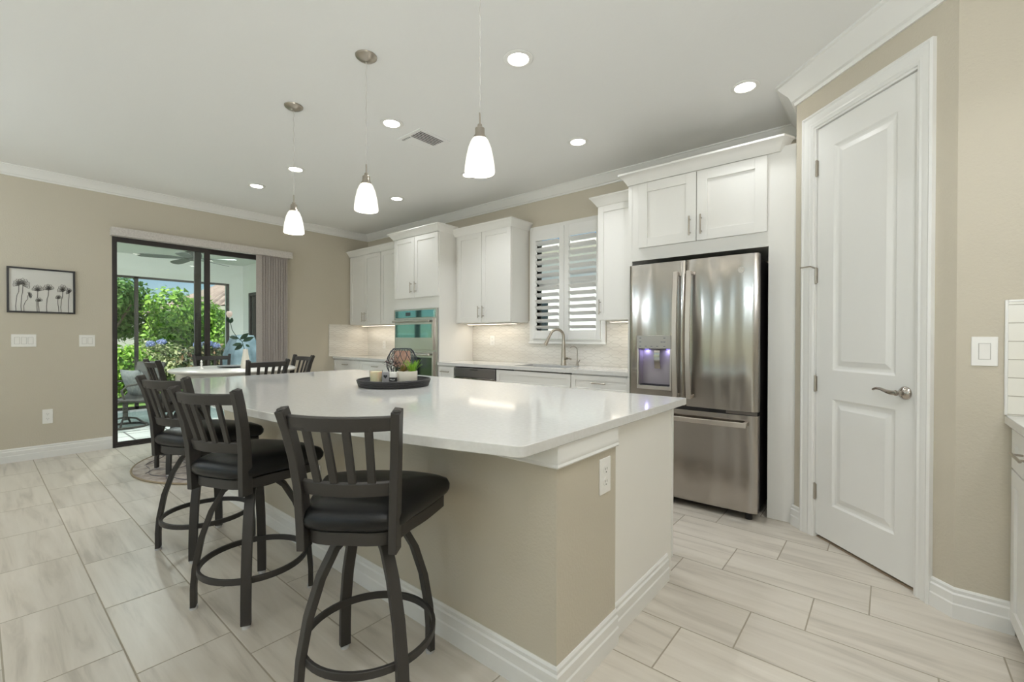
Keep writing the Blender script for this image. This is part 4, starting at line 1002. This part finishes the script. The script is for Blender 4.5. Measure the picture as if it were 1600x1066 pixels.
# ------------------------------------------------------------------ ceiling things
t = thing('pendant_light', 'pendant light with frosted glass shade nearest the camera over the island', 'pendant light', (-1.44, 1.49, ZC), group='frosted glass pendants over the island')
Z = lambda z: z-ZC
build('canopy', MB().lathe([(.001, Z(2.872)), (.012, Z(2.873)), (.045, Z(2.884)), (.061, Z(2.897)), (.063, Z(2.9045)), (.001, Z(2.9045))], n=36), NICKEL, t, world=False)
m_ = MB(); K = 60
m_.tube([(.0014*math.cos(i*.9), .0014*math.sin(i*.9), Z(2.26)+(2.873-2.26)*i/K) for i in range(K+1)], .0018, n=6)
build('cord', m_, mat('clear_cord', (206, 202, 196), .2), t, world=False)
build('stem', MB().cyl((0, 0, Z(2.205)), (0, 0, Z(2.265)), .0042, n=10), NICKEL, t, world=False)
build('socket_cap', MB().lathe([(.001, Z(2.212)), (.010, Z(2.212)), (.012, Z(2.20)), (.022, Z(2.193)), (.023, Z(2.165)), (.030, Z(2.155)), (.033, Z(2.145)), (.001, Z(2.145))], n=28), NICKEL, t, world=False)
build('glass_shade', MB().lathe([(.030, Z(2.150)), (.040, Z(2.135)), (.052, Z(2.105)), (.062, Z(2.06)), (.068, Z(2.02)), (.070, Z(1.992)), (.066, Z(1.990)), (.064, Z(2.02)), (.058, Z(2.06)), (.048, Z(2.102)), (.036, Z(2.132)), (.028, Z(2.144))], n=40), SHADE, t, world=False, smooth=60, label='glowing frosted glass bell shade')
def bulb(par): 
    l = bpy.data.lights.new('pendant_bulb', 'POINT'); l.energy = PEND_W; l.color = WARM; l.shadow_soft_size = .03
    o = bpy.data.objects.new('pendant_bulb', l); C.objects.link(o); o.location = (0, 0, Z(2.02)); o.parent = par
bulb(t)
dup(t, (-2.386, 1.50, ZC), None, 'middle one of three frosted glass pendants over the island')
dup(t, (-3.303, 1.488, ZC), None, 'pendant light with frosted glass shade farthest left over the island')

def downlight(x, y, lab, first=[None]):
    if first[0] is None:
        t = thing('recessed_downlight', lab, 'ceiling light', (x, y, ZC), group='recessed ceiling downlights')
        build('trim_ring', MB().lathe([(.062, -.001), (.085, -.001), (.088, -.004), (.085, -.007), (.064, -.010), (.060, -.006)], n=36), TRIM, t, world=False)
        build('lens', MB().lathe([(.001, -.003), (.062, -.003), (.062, -.006), (.001, -.007)], n=28), LENS, t, world=False)
        area('downlight_bulb', (0, 0, -.012), .12, CAN_W, CAN_COL, t, spread=110)
        first[0] = t
        return t
    # cans close to a cabinet front are dimmed
    d = dup(first[0], (x, y, ZC), None, lab)
    if (x, y) in ((-.737, 3.283), (-4.528, 3.258)):
        for c in d.children:
            if c.type == 'LIGHT': c.data = c.data.copy(); c.data.energy *= .42
    return d
for x, y, lab in [(-1.703, 2.091, 'large bright recessed downlight between the nearest pendant and the refrigerator'),
    (-.737, 3.283, 'recessed downlight in front of the refrigerator top, nearest the pantry door'), (-2.03, 3.297, 'recessed downlight above the sink end of the counter'),
    (-2.97, 2.089, 'recessed downlight just left of the ceiling air vent'), (-3.30, 3.258, 'recessed downlight half hidden behind the nearest pendant shade'),
    (-4.528, 3.258, 'recessed downlight in front of the oven tower'), (-4.513, 2.051, 'recessed downlight seen behind the cord of the leftmost pendant'), (-5.339, 2.001, 'recessed downlight over the dining table'),
    (-4.6, -.6, 'recessed downlight added out of view on the left as fill light'), (-1.9, -1.6, 'recessed downlight added behind the camera on the left as fill light'), (0, .9, 'recessed downlight added above the camera as fill light'), (.42, 1.95, 'recessed downlight added out of view over the right-hand counter as fill light'), (-4.6, -2.6, 'recessed downlight added at the far rear left as fill light'), (-.4, -2.8, 'recessed downlight added at the rear by the right window as fill light')]:  # downlights on this line are added out of view to brighten the room
    downlight(x, y, lab)
LZC_ = 2.66
# lamps added out of view to brighten the room and the lanai
def fill_torchiere(x, y, lab, col=(.76, .885, 1.0), pw=1.0):  # added uplight for ceiling bounce, never in view
    t = thing('fill_floor_lamp', lab, 'floor lamp', (x, y, 0), group='uplight floor lamps added behind the camera as fill light')
    build('base', MB().lathe([(.001, 0), (.14, 0), (.14, .012), (.03, .03), (.001, .03)], n=32), NICKEL, t, world=False)
    build('pole', MB().cyl((0, 0, .03), (0, 0, 1.74), .011, n=14), NICKEL, t, world=False)
    build('lamp_shade', MB().lathe([(.012, 1.74), (.06, 1.75), (.14, 1.80), (.17, 1.85), (.165, 1.85), (.135, 1.805), (.055, 1.758), (.012, 1.75)], n=36), SHADE, t, world=False)
    l = bpy.data.lights.new('fill_lamp_bulb', 'POINT'); l.energy = TORCH_W*pw; l.color = col; l.shadow_soft_size = .06
    o = bpy.data.objects.new('fill_lamp_bulb', l); C.objects.link(o); o.location = (0, 0, 1.88); o.parent = t
fill_torchiere(.70, -.30, 'uplight floor lamp added behind the camera on the right as fill light', (.87, .93, 1.0), 1.45); fill_torchiere(-1.0, -3.4, 'uplight floor lamp added behind the camera near the right rear door as fill light', pw=.6); fill_torchiere(-4.9, -2.0, 'uplight floor lamp added out of view on the left as fill light', pw=.95)
lan = thing('recessed_downlight', 'fill downlight added in the lanai ceiling just outside the sliding door', 'ceiling light', (-7.6, 1.4, LZC_), group='fill downlights added in the lanai ceiling')  # hidden downlights added to brighten the lanai pavers
build('trim_ring', MB().lathe([(.062, -.001), (.085, -.001), (.088, -.004), (.085, -.007), (.064, -.010), (.060, -.006)], n=36), TRIM, lan, world=False)
build('lens', MB().lathe([(.001, -.003), (.062, -.003), (.062, -.006), (.001, -.007)], n=28), LENS, lan, world=False)
area('lanai_fill_bulb', (0, 0, -.012), .12, 26, (.95, .98, 1), lan, spread=150)
dup(lan, (-7.6, -.6, LZC_), None, 'fill downlight added in the lanai ceiling, far left and out of view'); dup(lan, (-7.9, 2.75, LZC_), None, 'fill downlight added in the lanai ceiling by the side wall')
def fill_sconce(y, lab):  # unseen wall lamp added to lift the lanai ceiling
    t = thing('fill_wall_sconce', lab, 'wall light', (XL-.15, y, 1.9), group='outdoor wall lights added on the lanai as fill light')
    x = XL-.15
    build('back_plate', MB().box(x-.015, x, y-.05, y+.05, 1.80, 2.0), BRONZE, t, bevel=.003)
    build('glass_shade', MB().lathe([(.045, 1.84), (.055, 1.9), (.06, 1.99), (.055, 1.99), (.05, 1.9), (.04, 1.845)], (x-.085, y, 0), n=24), SHADE, t)
    build('arm', MB().cyl((x-.01, y, 1.84), (x-.085, y, 1.84), .01, n=10).cyl((x-.085, y, 1.82), (x-.085, y, 1.86), .04, n=16), BRONZE, t)
    l = bpy.data.lights.new('fill_sconce_bulb', 'POINT'); l.energy = SCONCE_W; l.color = (.93, 1, .97); l.shadow_soft_size = .05
    o = bpy.data.objects.new('fill_sconce_bulb', l); C.objects.link(o); o.location = (-.085, 0, .12); o.parent = t
fill_sconce(.45, 'fill light added on the lanai side of the left wall, left of the sliding door'); fill_sconce(-1.6, 'fill light added on the lanai wall farther left, out of view'); fill_sconce(3.15, 'fill light added on the lanai wall right of the sliding door')
# air vent
t = thing('ceiling_vent', 'white square ceiling air vent with dark louver slots', 'vent', (-3.02, 2.44, ZC))
vx0, vx1, vy0, vy1 = -3.185, -2.865, 2.28, 2.60
m_ = MB(); m_.box(vx0, vx1, vy0, vy0+.035, ZC-.008, ZC-.0005); m_.box(vx0, vx1, vy1-.035, vy1, ZC-.008, ZC-.0005); m_.box(vx0, vx0+.035, vy0+.035, vy1-.035, ZC-.008, ZC-.0005); m_.box(vx1-.035, vx1, vy0+.035, vy1-.035, ZC-.008, ZC-.0005)
build('vent_frame', m_, CEIL_M, t, bevel=.002)
build('vent_throat', MB().box(vx0+.036, vx1-.036, vy0+.036, vy1-.036, ZC-.0020, ZC-.0005), DARK, t, smooth=0)
m_ = MB()
for i in range(6):
    x = -2.905-.0235*i; m_.strap([(x-.012, vy0+.036, ZC-.007), (x-.012, vy1-.036, ZC-.007)], .0135, .0015, (.97, 0, -.22))
m_.box(-3.045, -3.035, vy0+.036, vy1-.036, ZC-.009, ZC-.0015)
m_.box(-3.15, -3.045, vy0+.058, vy1-.036, ZC-.0075, ZC-.003)
for i in range(5): x = -3.135+.021*i; m_.box(x, x+.006, vy0+.036, vy0+.06, ZC-.0075, ZC-.003)
build('vent_louvers', m_, CEIL_M, t, smooth=0)

# ------------------------------------------------------------------ right-hand cabinets (facing the camera's left)
RXF = .418
t = thing('base_cabinet', 'white base cabinet with drawer at the right edge next to the short taupe wall', 'cabinet', (RXF, YR-.001, 0), R(-90))
m_ = MB(); m_.box(0, .56, .001, .60, .05, .905-.03); m_.box(0, .56, .03, .60, 0, .05); m_.box(0, .03, .001, .05, 0, .10); build('cabinet_box', m_, CAB, t, world=False, smooth=0)
door(t, .012, .556, .70, .868, -.02, world=False, name='drawer', hor=(.20, .36, .79)); door(t, .012, .556, .06, .693, -.02, .52, (.52, .66), world=False)
for i in range(2):
    t2 = thing('base_cabinet', ('white base cabinet outside the picture, second along the right wall', 'white base cabinet outside the picture, third along the right wall')[i], 'cabinet', (RXF, YR-.562-.76*i, 0), R(-90))
    m_ = MB(); m_.box(0, .758, .001, .60, .10, .875); m_.box(0, .758, .05, .60, 0, .10); build('cabinet_box', m_, CAB, t2, world=False, smooth=0)
    door(t2, .006, .752, .70, .868, -.02, world=False, name='drawer', hor=(.30, .46, .80)); door(t2, .006, .376, .115, .693, -.02, .34, (.52, .66), world=False); door(t2, .38, .752, .115, .693, -.02, .414, (.52, .66), world=False)
o = build('countertop', MB().box(.378, XR-.001, .48, YR-.001, .878, .914), QUARTZ, bevel=.003); tag(o, 'white quartz counter along the right edge of the picture', 'countertop')
m_ = MB(); m_.box(.384, XR-.001, YR-.010, YR-.0005, .915, 1.388)
o = build('backsplash', m_, SUBWAY, smooth=0); tag(o, 'white stacked subway tile backsplash at the right edge', 'backsplash')
m_ = MB(); m_.box(.376, .386, YR-.014, YR-.0005, .915, 1.398); m_.box(.386, XR-.001, YR-.014, YR-.0005, 1.388, 1.398)
o = build('tile_edge_trim', m_, TRIM, bevel=.003); tag(o, 'white pencil edge trim around the subway tile', 'tile trim')

# ------------------------------------------------------------------ lanai and garden seen through the sliding door
LX, LY1, LZC = -10.0, 3.47, 2.66
struct('floor_lanai', MB().box(LX-.1, XL-.15, -3.5, LY1, -.12, -.02), PAVER, smooth=0)
struct('ceiling_lanai', MB().box(LX-.2, XL-.15, -3.5, LY1+.2, LZC, LZC+.12), LANAI_C, smooth=0)
m_ = MB(); m_.box(LX-.2, LX+.05, -3.5, LY1+.15, 2.285, LZC); m_.box(LX-.2, LX+.05, 3.23, LY1+.15, -.1, 2.285)
wy = LY1
m_.box(LX, -9.64, wy, wy+.15, -.1, LZC); m_.box(-8.2, XL-.15, wy, wy+.15, -.1, LZC); m_.box(-9.64, -8.2, wy, wy+.15, 2.10, LZC); m_.box(-9.64, -8.2, wy, wy+.15, -.1, .0)
struct('wall_lanai', m_, LANAI_W, smooth=0)
t = thing('window_4', 'dark framed glass door in the lanai side wall', None, (-8.9, wy, 0), kind='structure')
m_ = MB(); m_.box(-9.64, -9.58, wy-.01, wy+.1, 0, 2.1); m_.box(-8.26, -8.2, wy-.01, wy+.1, 0, 2.1); m_.box(-9.64, -8.2, wy-.01, wy+.1, 2.04, 2.1); m_.box(-9.50, -9.46, wy+.0, wy+.1, 0, 2.04)
build('window_frame', m_, BRONZE, t, smooth=0); build('window_pane', MB().box(-9.58, -8.26, wy+.05, wy+.055, 0, 2.04), GLASS, t); build('window_curtain', MB().sweep([(0, .02), (.01, .02), (.01, 2.0), (0, 2.0)], [(-9.55+.03*i, wy+.12+.012*(i % 2)) for i in range(43)]), SHUT, t)
m_ = MB(); m_.box(LX-.03, LX+.03, 1.78, 1.83, -.02, 2.285); m_.box(LX-.03, LX+.03, 3.19, 3.23, -.02, 2.285); m_.box(LX-.03, LX+.03, -.10, -.05, -.02, 2.285); m_.box(LX-.03, LX+.03, -3.5, 3.23, -.02, .03); m_.box(LX-.03, LX+.03, -3.5, 3.23, 2.25, 2.285)
struct('trim_3', m_, BRONZE, smooth=0, label='dark bronze screen enclosure posts and rails')
# ceiling fan
fx, fy2, fz = -8.35, 2.19, 2.50
t = thing('ceiling_fan', 'dark bronze five-blade ceiling fan on the lanai ceiling', 'fan', (fx, fy2, LZC))
build('canopy', MB().lathe([(.001, 2.60), (.02, 2.60), (.05, 2.64), (.06, LZC-.0005), (.001, LZC-.0005)], (fx, fy2, 0), n=24), FANM, t)
build('motor', MB().lathe([(.001, 2.43), (.05, 2.43), (.08, 2.445), (.12, 2.47), (.135, 2.51), (.13, 2.54), (.09, 2.56), (.04, 2.58), (.02, 2.61), (.001, 2.61)], (fx, fy2, 0), n=32), FANM, t)
for i in range(5):
    a = R(-100+72*i); d = Vector((math.cos(a), math.sin(a), 0)); s_ = Vector((-math.sin(a), math.cos(a), .22))
    m_ = MB(); pts = [Vector((fx, fy2, 2.462))+d*r+Vector((0, 0, -.03*(r-.1))) for r in (.10, .2, .35, .52, .62, .66)]
    m_.strap(pts, [.05, .11, .13, .14, .12, .04], .008, tuple(s_)); build('blade', m_, FANB, t, bevel=.002)
# patio chair with pillow
t = thing('patio_chair', 'dark metal sling swivel patio chair on the lanai', 'chair', (-8.1, 1.34, -.018), R(-158))
# local: seat faces -y... built facing +y then rotated
def PC(p): return p
m_ = MB()
for s in (-1, 1):
    m_.tube([(s*.27, -.34, .88), (s*.27, -.27, .66), (s*.27, -.20, .42), (s*.27, -.10, .36), (s*.27, .22, .40), (s*.27, .27, .38)], .014, n=8)
    m_.tube([(s*.29, -.27, .62), (s*.30, -.05, .62), (s*.30, .16, .60), (s*.29, .22, .54), (s*.28, .18, .42)], .014, n=8)
m_.tube([(-.27, -.34, .88), (0, -.345, .89), (.27, -.34, .88)], .014, n=8)
build('frame', m_, PATIO_F, t, world=False)
m_ = MB(); pr_ = [(-.335, .87), (-.27, .66), (-.20, .43), (-.10, .37), (.05, .375), (.22, .405)]
m_.rings([[(-.26, y, z), (.26, y, z), (.26, y+.008, z+.01), (-.26, y+.008, z+.01)] for y, z in pr_]); build('sling', m_, PATIO_S, t, world=False)
m_ = MB(); m_.tube([(.24*math.cos(a), .24*math.sin(a), .02) for a in [2*math.pi*i/32 for i in range(32)]], .016, n=8, close=True)
m_.cyl((0, 0, .10), (0, 0, .34), .03, n=14)
for i in range(4): a = R(45+90*i); m_.tube([(0, 0, .14), (.12*math.cos(a), .12*math.sin(a), .12), (.24*math.cos(a), .24*math.sin(a), .02)], .013, n=8)
build('swivel_base', m_, PATIO_F, t, world=False)
def cushion(m_, w_, h_, th):
    n = 9; 
    for sgn in (1, -1):
        vs = []
        for i in range(n):
            for j in range(n):
                u, v_ = -1+2*i/(n-1), -1+2*j/(n-1); pinch = 1-.07*(1-abs(u))*(abs(v_)**4)-.0
                vs.append((u*w_/2*(1-.06*(1-v_*v_)), sgn*th/2*((1-u**4)*(1-v_**4))**.6, v_*h_/2*(1-.06*(1-u*u))))
        m_.add(vs, [(i*n+j, i*n+j+1, (i+1)*n+j+1, (i+1)*n+j) for i in range(n-1) for j in range(n-1)])
    return m_
m_ = cushion(MB(), .42, .42, .13); pl = build('throw_pillow', m_, PILLOW, smooth=60); pl.parent = None
pl.matrix_world = Matrix.Translation((-8.1, 1.34, -.018)) @ Matrix.Rotation(R(-158), 4, 'Z') @ Matrix.Translation((0, -.13, .60)) @ Matrix.Rotation(R(-20), 4, 'X')
tag(pl, 'grey square throw pillow leaning in the patio chair', 'pillow')
t = thing('outdoor_rug', 'grey green outdoor rug with a pale mosaic border on the lanai pavers', 'rug', (-8.6, 1.6, -.02))
build('rug_field', MB().box(-9.6, -7.98, -.4, 2.7, -.0195, -.011), ORUG, t, smooth=0)
m_ = MB(); m_.box(-7.98, -7.70, -.4, 2.7, -.0195, -.011); m_.box(-9.75, -9.6, -.4, 2.7, -.0195, -.011); build('rug_border', m_, ORUG_E, t, smooth=0)
# covered grill
t = thing('covered_grill', 'barbecue grill under a blue grey fabric cover on the lanai', 'grill cover', (-9.0, 2.93, -.02))
m_ = MB(); levels = [(.0, .50, .34, -.01), (.35, .50, .33, 0), (.75, .50, .32, 0), (.95, .50, .31, .01), (1.12, .42, .26, .02), (1.24, .33, .19, .02), (1.29, .30, .15, .02), (1.30, .05, .03, .02)]
rs = []
for z, hx_, hy_, o_ in levels:
    ring = []
    for i in range(48):
        a = 2*math.pi*i/48; c_, s_ = math.cos(a), math.sin(a); e_ = 4
        r_ = (abs(c_)**e_+abs(s_)**e_)**(-1/e_); fold = 1+.09*math.sin(a*9+z*2)*(1-z/2.2)
        ring.append((-9.0+hy_*c_*r_*fold*1.0+o_, 3.08+hx_*.52*s_*r_*fold+.05, z-.019))
    rs.append(ring)
m_.rings(rs); build('fabric_cover', m_, COVER, t, smooth=25)
# garden ground, fence
struct('ground_lawn', MB().box(-60, LX-.1, -30, 40, -.25, -.13).box(LX-.1, 12, 12, 40, -.25, -.13), LAWN, smooth=0)
struct('ground_side_yard', MB().box(LX-.1, 12, YB+.15, 12, -.25, -.13), mat('pale_bounce_ground', (214, 212, 206), .95), smooth=0)  # ground made pale to bounce light onto the shutter louvers
t = thing('vinyl_fence', 'white vinyl privacy fence behind the hedge', 'fence', (-16, 3, -.13))
m_ = MB(); m_.box(-16.03, -15.98, -6, 14, -.12, 1.36); build('fence_panel', m_, FENCE_M, t, smooth=0)
m_ = MB(); m_.box(-16.05, -15.95, -6, 14, 1.34, 1.42); build('top_rail', m_, FENCE_M, t, smooth=0)
for i in range(9): y = -6+2.4*i; build('fence_post', MB().box(-16.07, -15.93, y, y+.13, -.13, 1.46), FENCE_M, t, smooth=0)

def foliage(blobs, n, ls, seed, up=.3):
    rnd = random.Random(seed); m_ = MB(); tot = sum(b[3]**2 for b in blobs)
    for b in blobs:
        k = int(n*b[3]**2/tot)
        for _ in range(k):
            z = rnd.uniform(-1, 1); a = rnd.uniform(0, 6.283); q = math.sqrt(1-z*z); rr = b[3]*rnd.uniform(.62, 1.06)
            p = Vector((b[0]+rr*q*math.cos(a), b[1]+rr*q*math.sin(a), b[2]+rr*z*(b[4] if len(b) > 4 else 1)))
            d = Vector((q*math.cos(a)+rnd.uniform(-.8, .8), q*math.sin(a)+rnd.uniform(-.8, .8), z+rnd.uniform(-.8, .8)+up)).normalized()
            s_ = d.orthogonal().normalized(); s_ = (s_*math.cos(rnd.uniform(0, 6.28))+d.cross(s_)*math.sin(rnd.uniform(0, 6.28))).normalized()
            L_ = ls*rnd.uniform(.6, 1.3); w_ = L_*.28; u_ = s_.cross(d).normalized()
            m_.add([p, p+s_*L_*.5+u_*w_+d*w_*.3, p+s_*L_, p+s_*L_*.5-u_*w_+d*w_*.3], [(0, 1, 2), (0, 2, 3)])
    return m_
LG1 = leaf_mat('bright_green_leaf', [(84, 132, 44), (132, 180, 64), (176, 212, 100)])
LG2 = leaf_mat('mid_green_leaf', [(62, 108, 52), (104, 150, 74), (150, 184, 110)])
LG3 = leaf_mat('dark_shrub_leaf', [(38, 58, 38), (74, 96, 60), (120, 132, 92), (150, 110, 90)])
LG4 = leaf_mat('variegated_leaf', [(76, 104, 60), (170, 184, 128), (216, 214, 176)])
BLUE = leaf_mat('blue_blossom', [(140, 156, 210), (184, 196, 232)])
def shrub(x, y, h, r, m1, lab, seed, flowers=None, ls=.10):
    rnd = random.Random(seed); t = thing('garden_shrub', lab, 'shrub', (x, y, -.13), group='shrubs along the lanai')
    bl = [(x+rnd.uniform(-.25, .25)*r, y+rnd.uniform(-.6, .6)*r, h-r*.55-rnd.uniform(0, .25)*r, r*rnd.uniform(.5, .68)) for _ in range(5)]
    bl += [(x+rnd.uniform(-.2, .2)*r, y+rnd.uniform(-.6, .6)*r, h*.35, r*.62, .9) for _ in range(3)]
    build('foliage', foliage(bl, 2600, ls, seed), m1, t, smooth=0, flat=True)
    m_ = MB()
    for i in range(5): m_.tube([(x+rnd.uniform(-.1, .1), y+rnd.uniform(-.1, .1), -.13), (x+rnd.uniform(-.25, .25)*r, y+rnd.uniform(-.4, .4)*r, h*.4), (x+rnd.uniform(-.5, .5)*r, y+rnd.uniform(-.7, .7)*r, h*.8)], .012, n=5)
    build('stems', m_, BARK, t)
    if flowers: build('blossoms', foliage([(x+.3*r, y+fy_, h-.07+fz_, .085, .7) for fy_, fz_ in flowers], 500, .035, seed+1), BLUE, t, smooth=0, flat=True, label='pale blue blossom clusters')
    return t
shrub(-11.9, .75, 1.15, .62, LG1, 'leafy green shrub at the far left of the garden view', 11)
shrub(-11.9, 1.9, 1.06, .60, LG1, 'bright green shrub left of the dark screen post', 12)
shrub(-12.7, 2.75, 1.16, .66, LG4, 'variegated shrub with blue blossoms right of the screen post', 13, [(-.25, .0), (-.05, .04)])
shrub(-11.8, 3.35, 1.12, .62, LG3, 'dark leafed shrub with blue blossoms in the middle of the hedge', 14, [(-.2, .02), (0, .05), (.15, 0)])
shrub(-12.6, 4.15, 1.12, .62, LG3, 'dark leafed shrub at the right end of the hedge view', 15)
shrub(-12.0, -.55, 1.1, .6, LG2, 'leafy shrub outside the picture left of the garden view', 17)
shrub(-11.9, 4.9, 1.2, .62, LG4, 'variegated shrub beyond the lanai wall', 16)
def tree(x, y, h, r, m1, lab, seed, n=7500, ls=.13):
    rnd = random.Random(seed); t = thing('garden_tree', lab, 'tree', (x, y, -.13), group='trees beyond the fence')
    bl = [(x+rnd.uniform(-.5, .5)*r, y+rnd.uniform(-.75, .75)*r, h-r*.5-rnd.uniform(-.1, .9)*r*.8, r*rnd.uniform(.38, .58)) for _ in range(9)]
    build('crown', foliage(bl, n, ls, seed), m1, t, smooth=0, flat=True)
    m_ = MB(); m_.tube([(x, y, -.13), (x+.05, y, h*.4), (x-.05, y+.1, h*.75)], .09, n=8, rs=[.11, .08, .04])
    for i in range(4): m_.tube([(x, y, h*.35), (x+rnd.uniform(-.5, .5)*r, y+rnd.uniform(-.6, .6)*r, h*.75)], .03, n=6)
    build('trunk', m_, BARK, t)
tree(-14.7, 2.0, 2.7, 1.0, LG2, 'mid green tree behind the left shrubs, at the dark screen post', 21)
tree(-14.5, 3.75, 2.35, .98, LG1, 'bright green tree in the middle of the garden view', 22)
tree(-19.5, 6.2, 2.45, 1.3, LG1, 'low bright green tree beyond the fence, under the neighbor roof', 23, n=3200)
tree(-14.4, .1, 2.9, .95, LG2, 'tree at the far left of the garden', 24)
tree(-20.5, 8.4, 2.9, 1.2, LG2, 'tree beside the neighbor roof on the right', 25, n=3000)
tree(-13.0, 1.75, 3.3, .5, LG4, 'tall airy pale tree reaching the top left corner of the door view', 26, n=1300, ls=.10)
# neighbor house with clay tile hip roof
t = thing('neighbor_house', 'neighboring house with a wavy clay tile hip roof', 'house', (-30, 11, -.13))
build('house_wall', MB().box(-36, -25, 7.6, 17, -.13, 2.9), STUCCO, t, smooth=0)
m_ = MB(); ex0, ex1, ey0, ey1, ez, rz = -36.5, -24.4, 6.9, 17.6, 2.75, 5.3
def roofslope(a, b, c_, d_, nw):          # a-b eave, d-c ridge side (a under d)
    a, b, c_, d_ = map(Vector, (a, b, c_, d_)); rows = 16; cols = nw; vs = []
    nrm = (b-a).cross(d_-a).normalized(); nrm = nrm if nrm.z > 0 else -nrm
    for r in range(rows+1):
        v_ = r/rows; L_ = a.lerp(d_, v_); R_ = b.lerp(c_, v_)
        for q in range(cols*4+1):
            u = q/(cols*4); ww = .05*abs(math.sin(math.pi*u*cols)); vs.append(L_.lerp(R_, u)+nrm*(ww+.03*((r % 2))))
    n_ = cols*4+1; m_.add(vs, [(r*n_+q, r*n_+q+1, (r+1)*n_+q+1, (r+1)*n_+q) for r in range(rows) for q in range(n_-1)])
r0, r1 = (-30.5, 11.2, rz), (-30.5, 13.2, rz)
roofslope((ex1, ey0, ez), (ex1, ey1, ez), r1, r0, 34); roofslope((ex1, ey0, ez), (ex0, ey0, ez), r0, r0, 30)
roofslope((ex0, ey1, ez), (ex0, ey0, ez), r0, r1, 30); roofslope((ex1, ey1, ez), (ex0, ey1, ez), r1, r1, 30)
build('tile_roof', m_, ROOF_M, t, smooth=50); build('fascia', MB().box(ex0, ex1, ey0, ey1, ez-.2, ez-.02), STUCCO, t, smooth=0)
# house next door seen between the shutter louvers
t = thing('side_neighbor_house', 'white neighboring house wall with dark windows outside the kitchen window', 'house', (-5, 9.5, -.13))
build('house_wall', MB().box(-14, 6, 9.5, 12, -.13, 3.4), mat('white_stucco', (240, 240, 238), .9), t, smooth=0)
for x0, x1, z0, z1 in ((-7.2, -6.7, 1.3, 2.2), (-5.0, -4.4, 2.1, 2.9), (-9.9, -9.1, .9, 2.0)):
    f = build('window_frame', MB().box(x0-.06, x1+.06, 9.46, 9.5, z0-.06, z1+.06), TERRA, t, smooth=0); build('window_pane', MB().box(x0, x1, 9.445, 9.46, z0, z1), NGLASS, f, smooth=0)
build('eave', MB().box(-14.3, 6.3, 9.0, 12, 3.4, 3.55), TERRA, t, smooth=0)
shr = shrub(-8.3, 8.4, 1.5, .8, LG2, 'green shrub outside the kitchen window', 31); shr['group'] = 'shrubs outside the kitchen window'
shr = shrub(-6.0, 8.4, 1.3, .7, LG2, 'low green shrub outside the kitchen window by the neighboring wall', 32); shr['group'] = 'shrubs outside the kitchen window'

# clean up helper data
for o in bpy.data.objects:
    if '_m' in o: del o['_m']
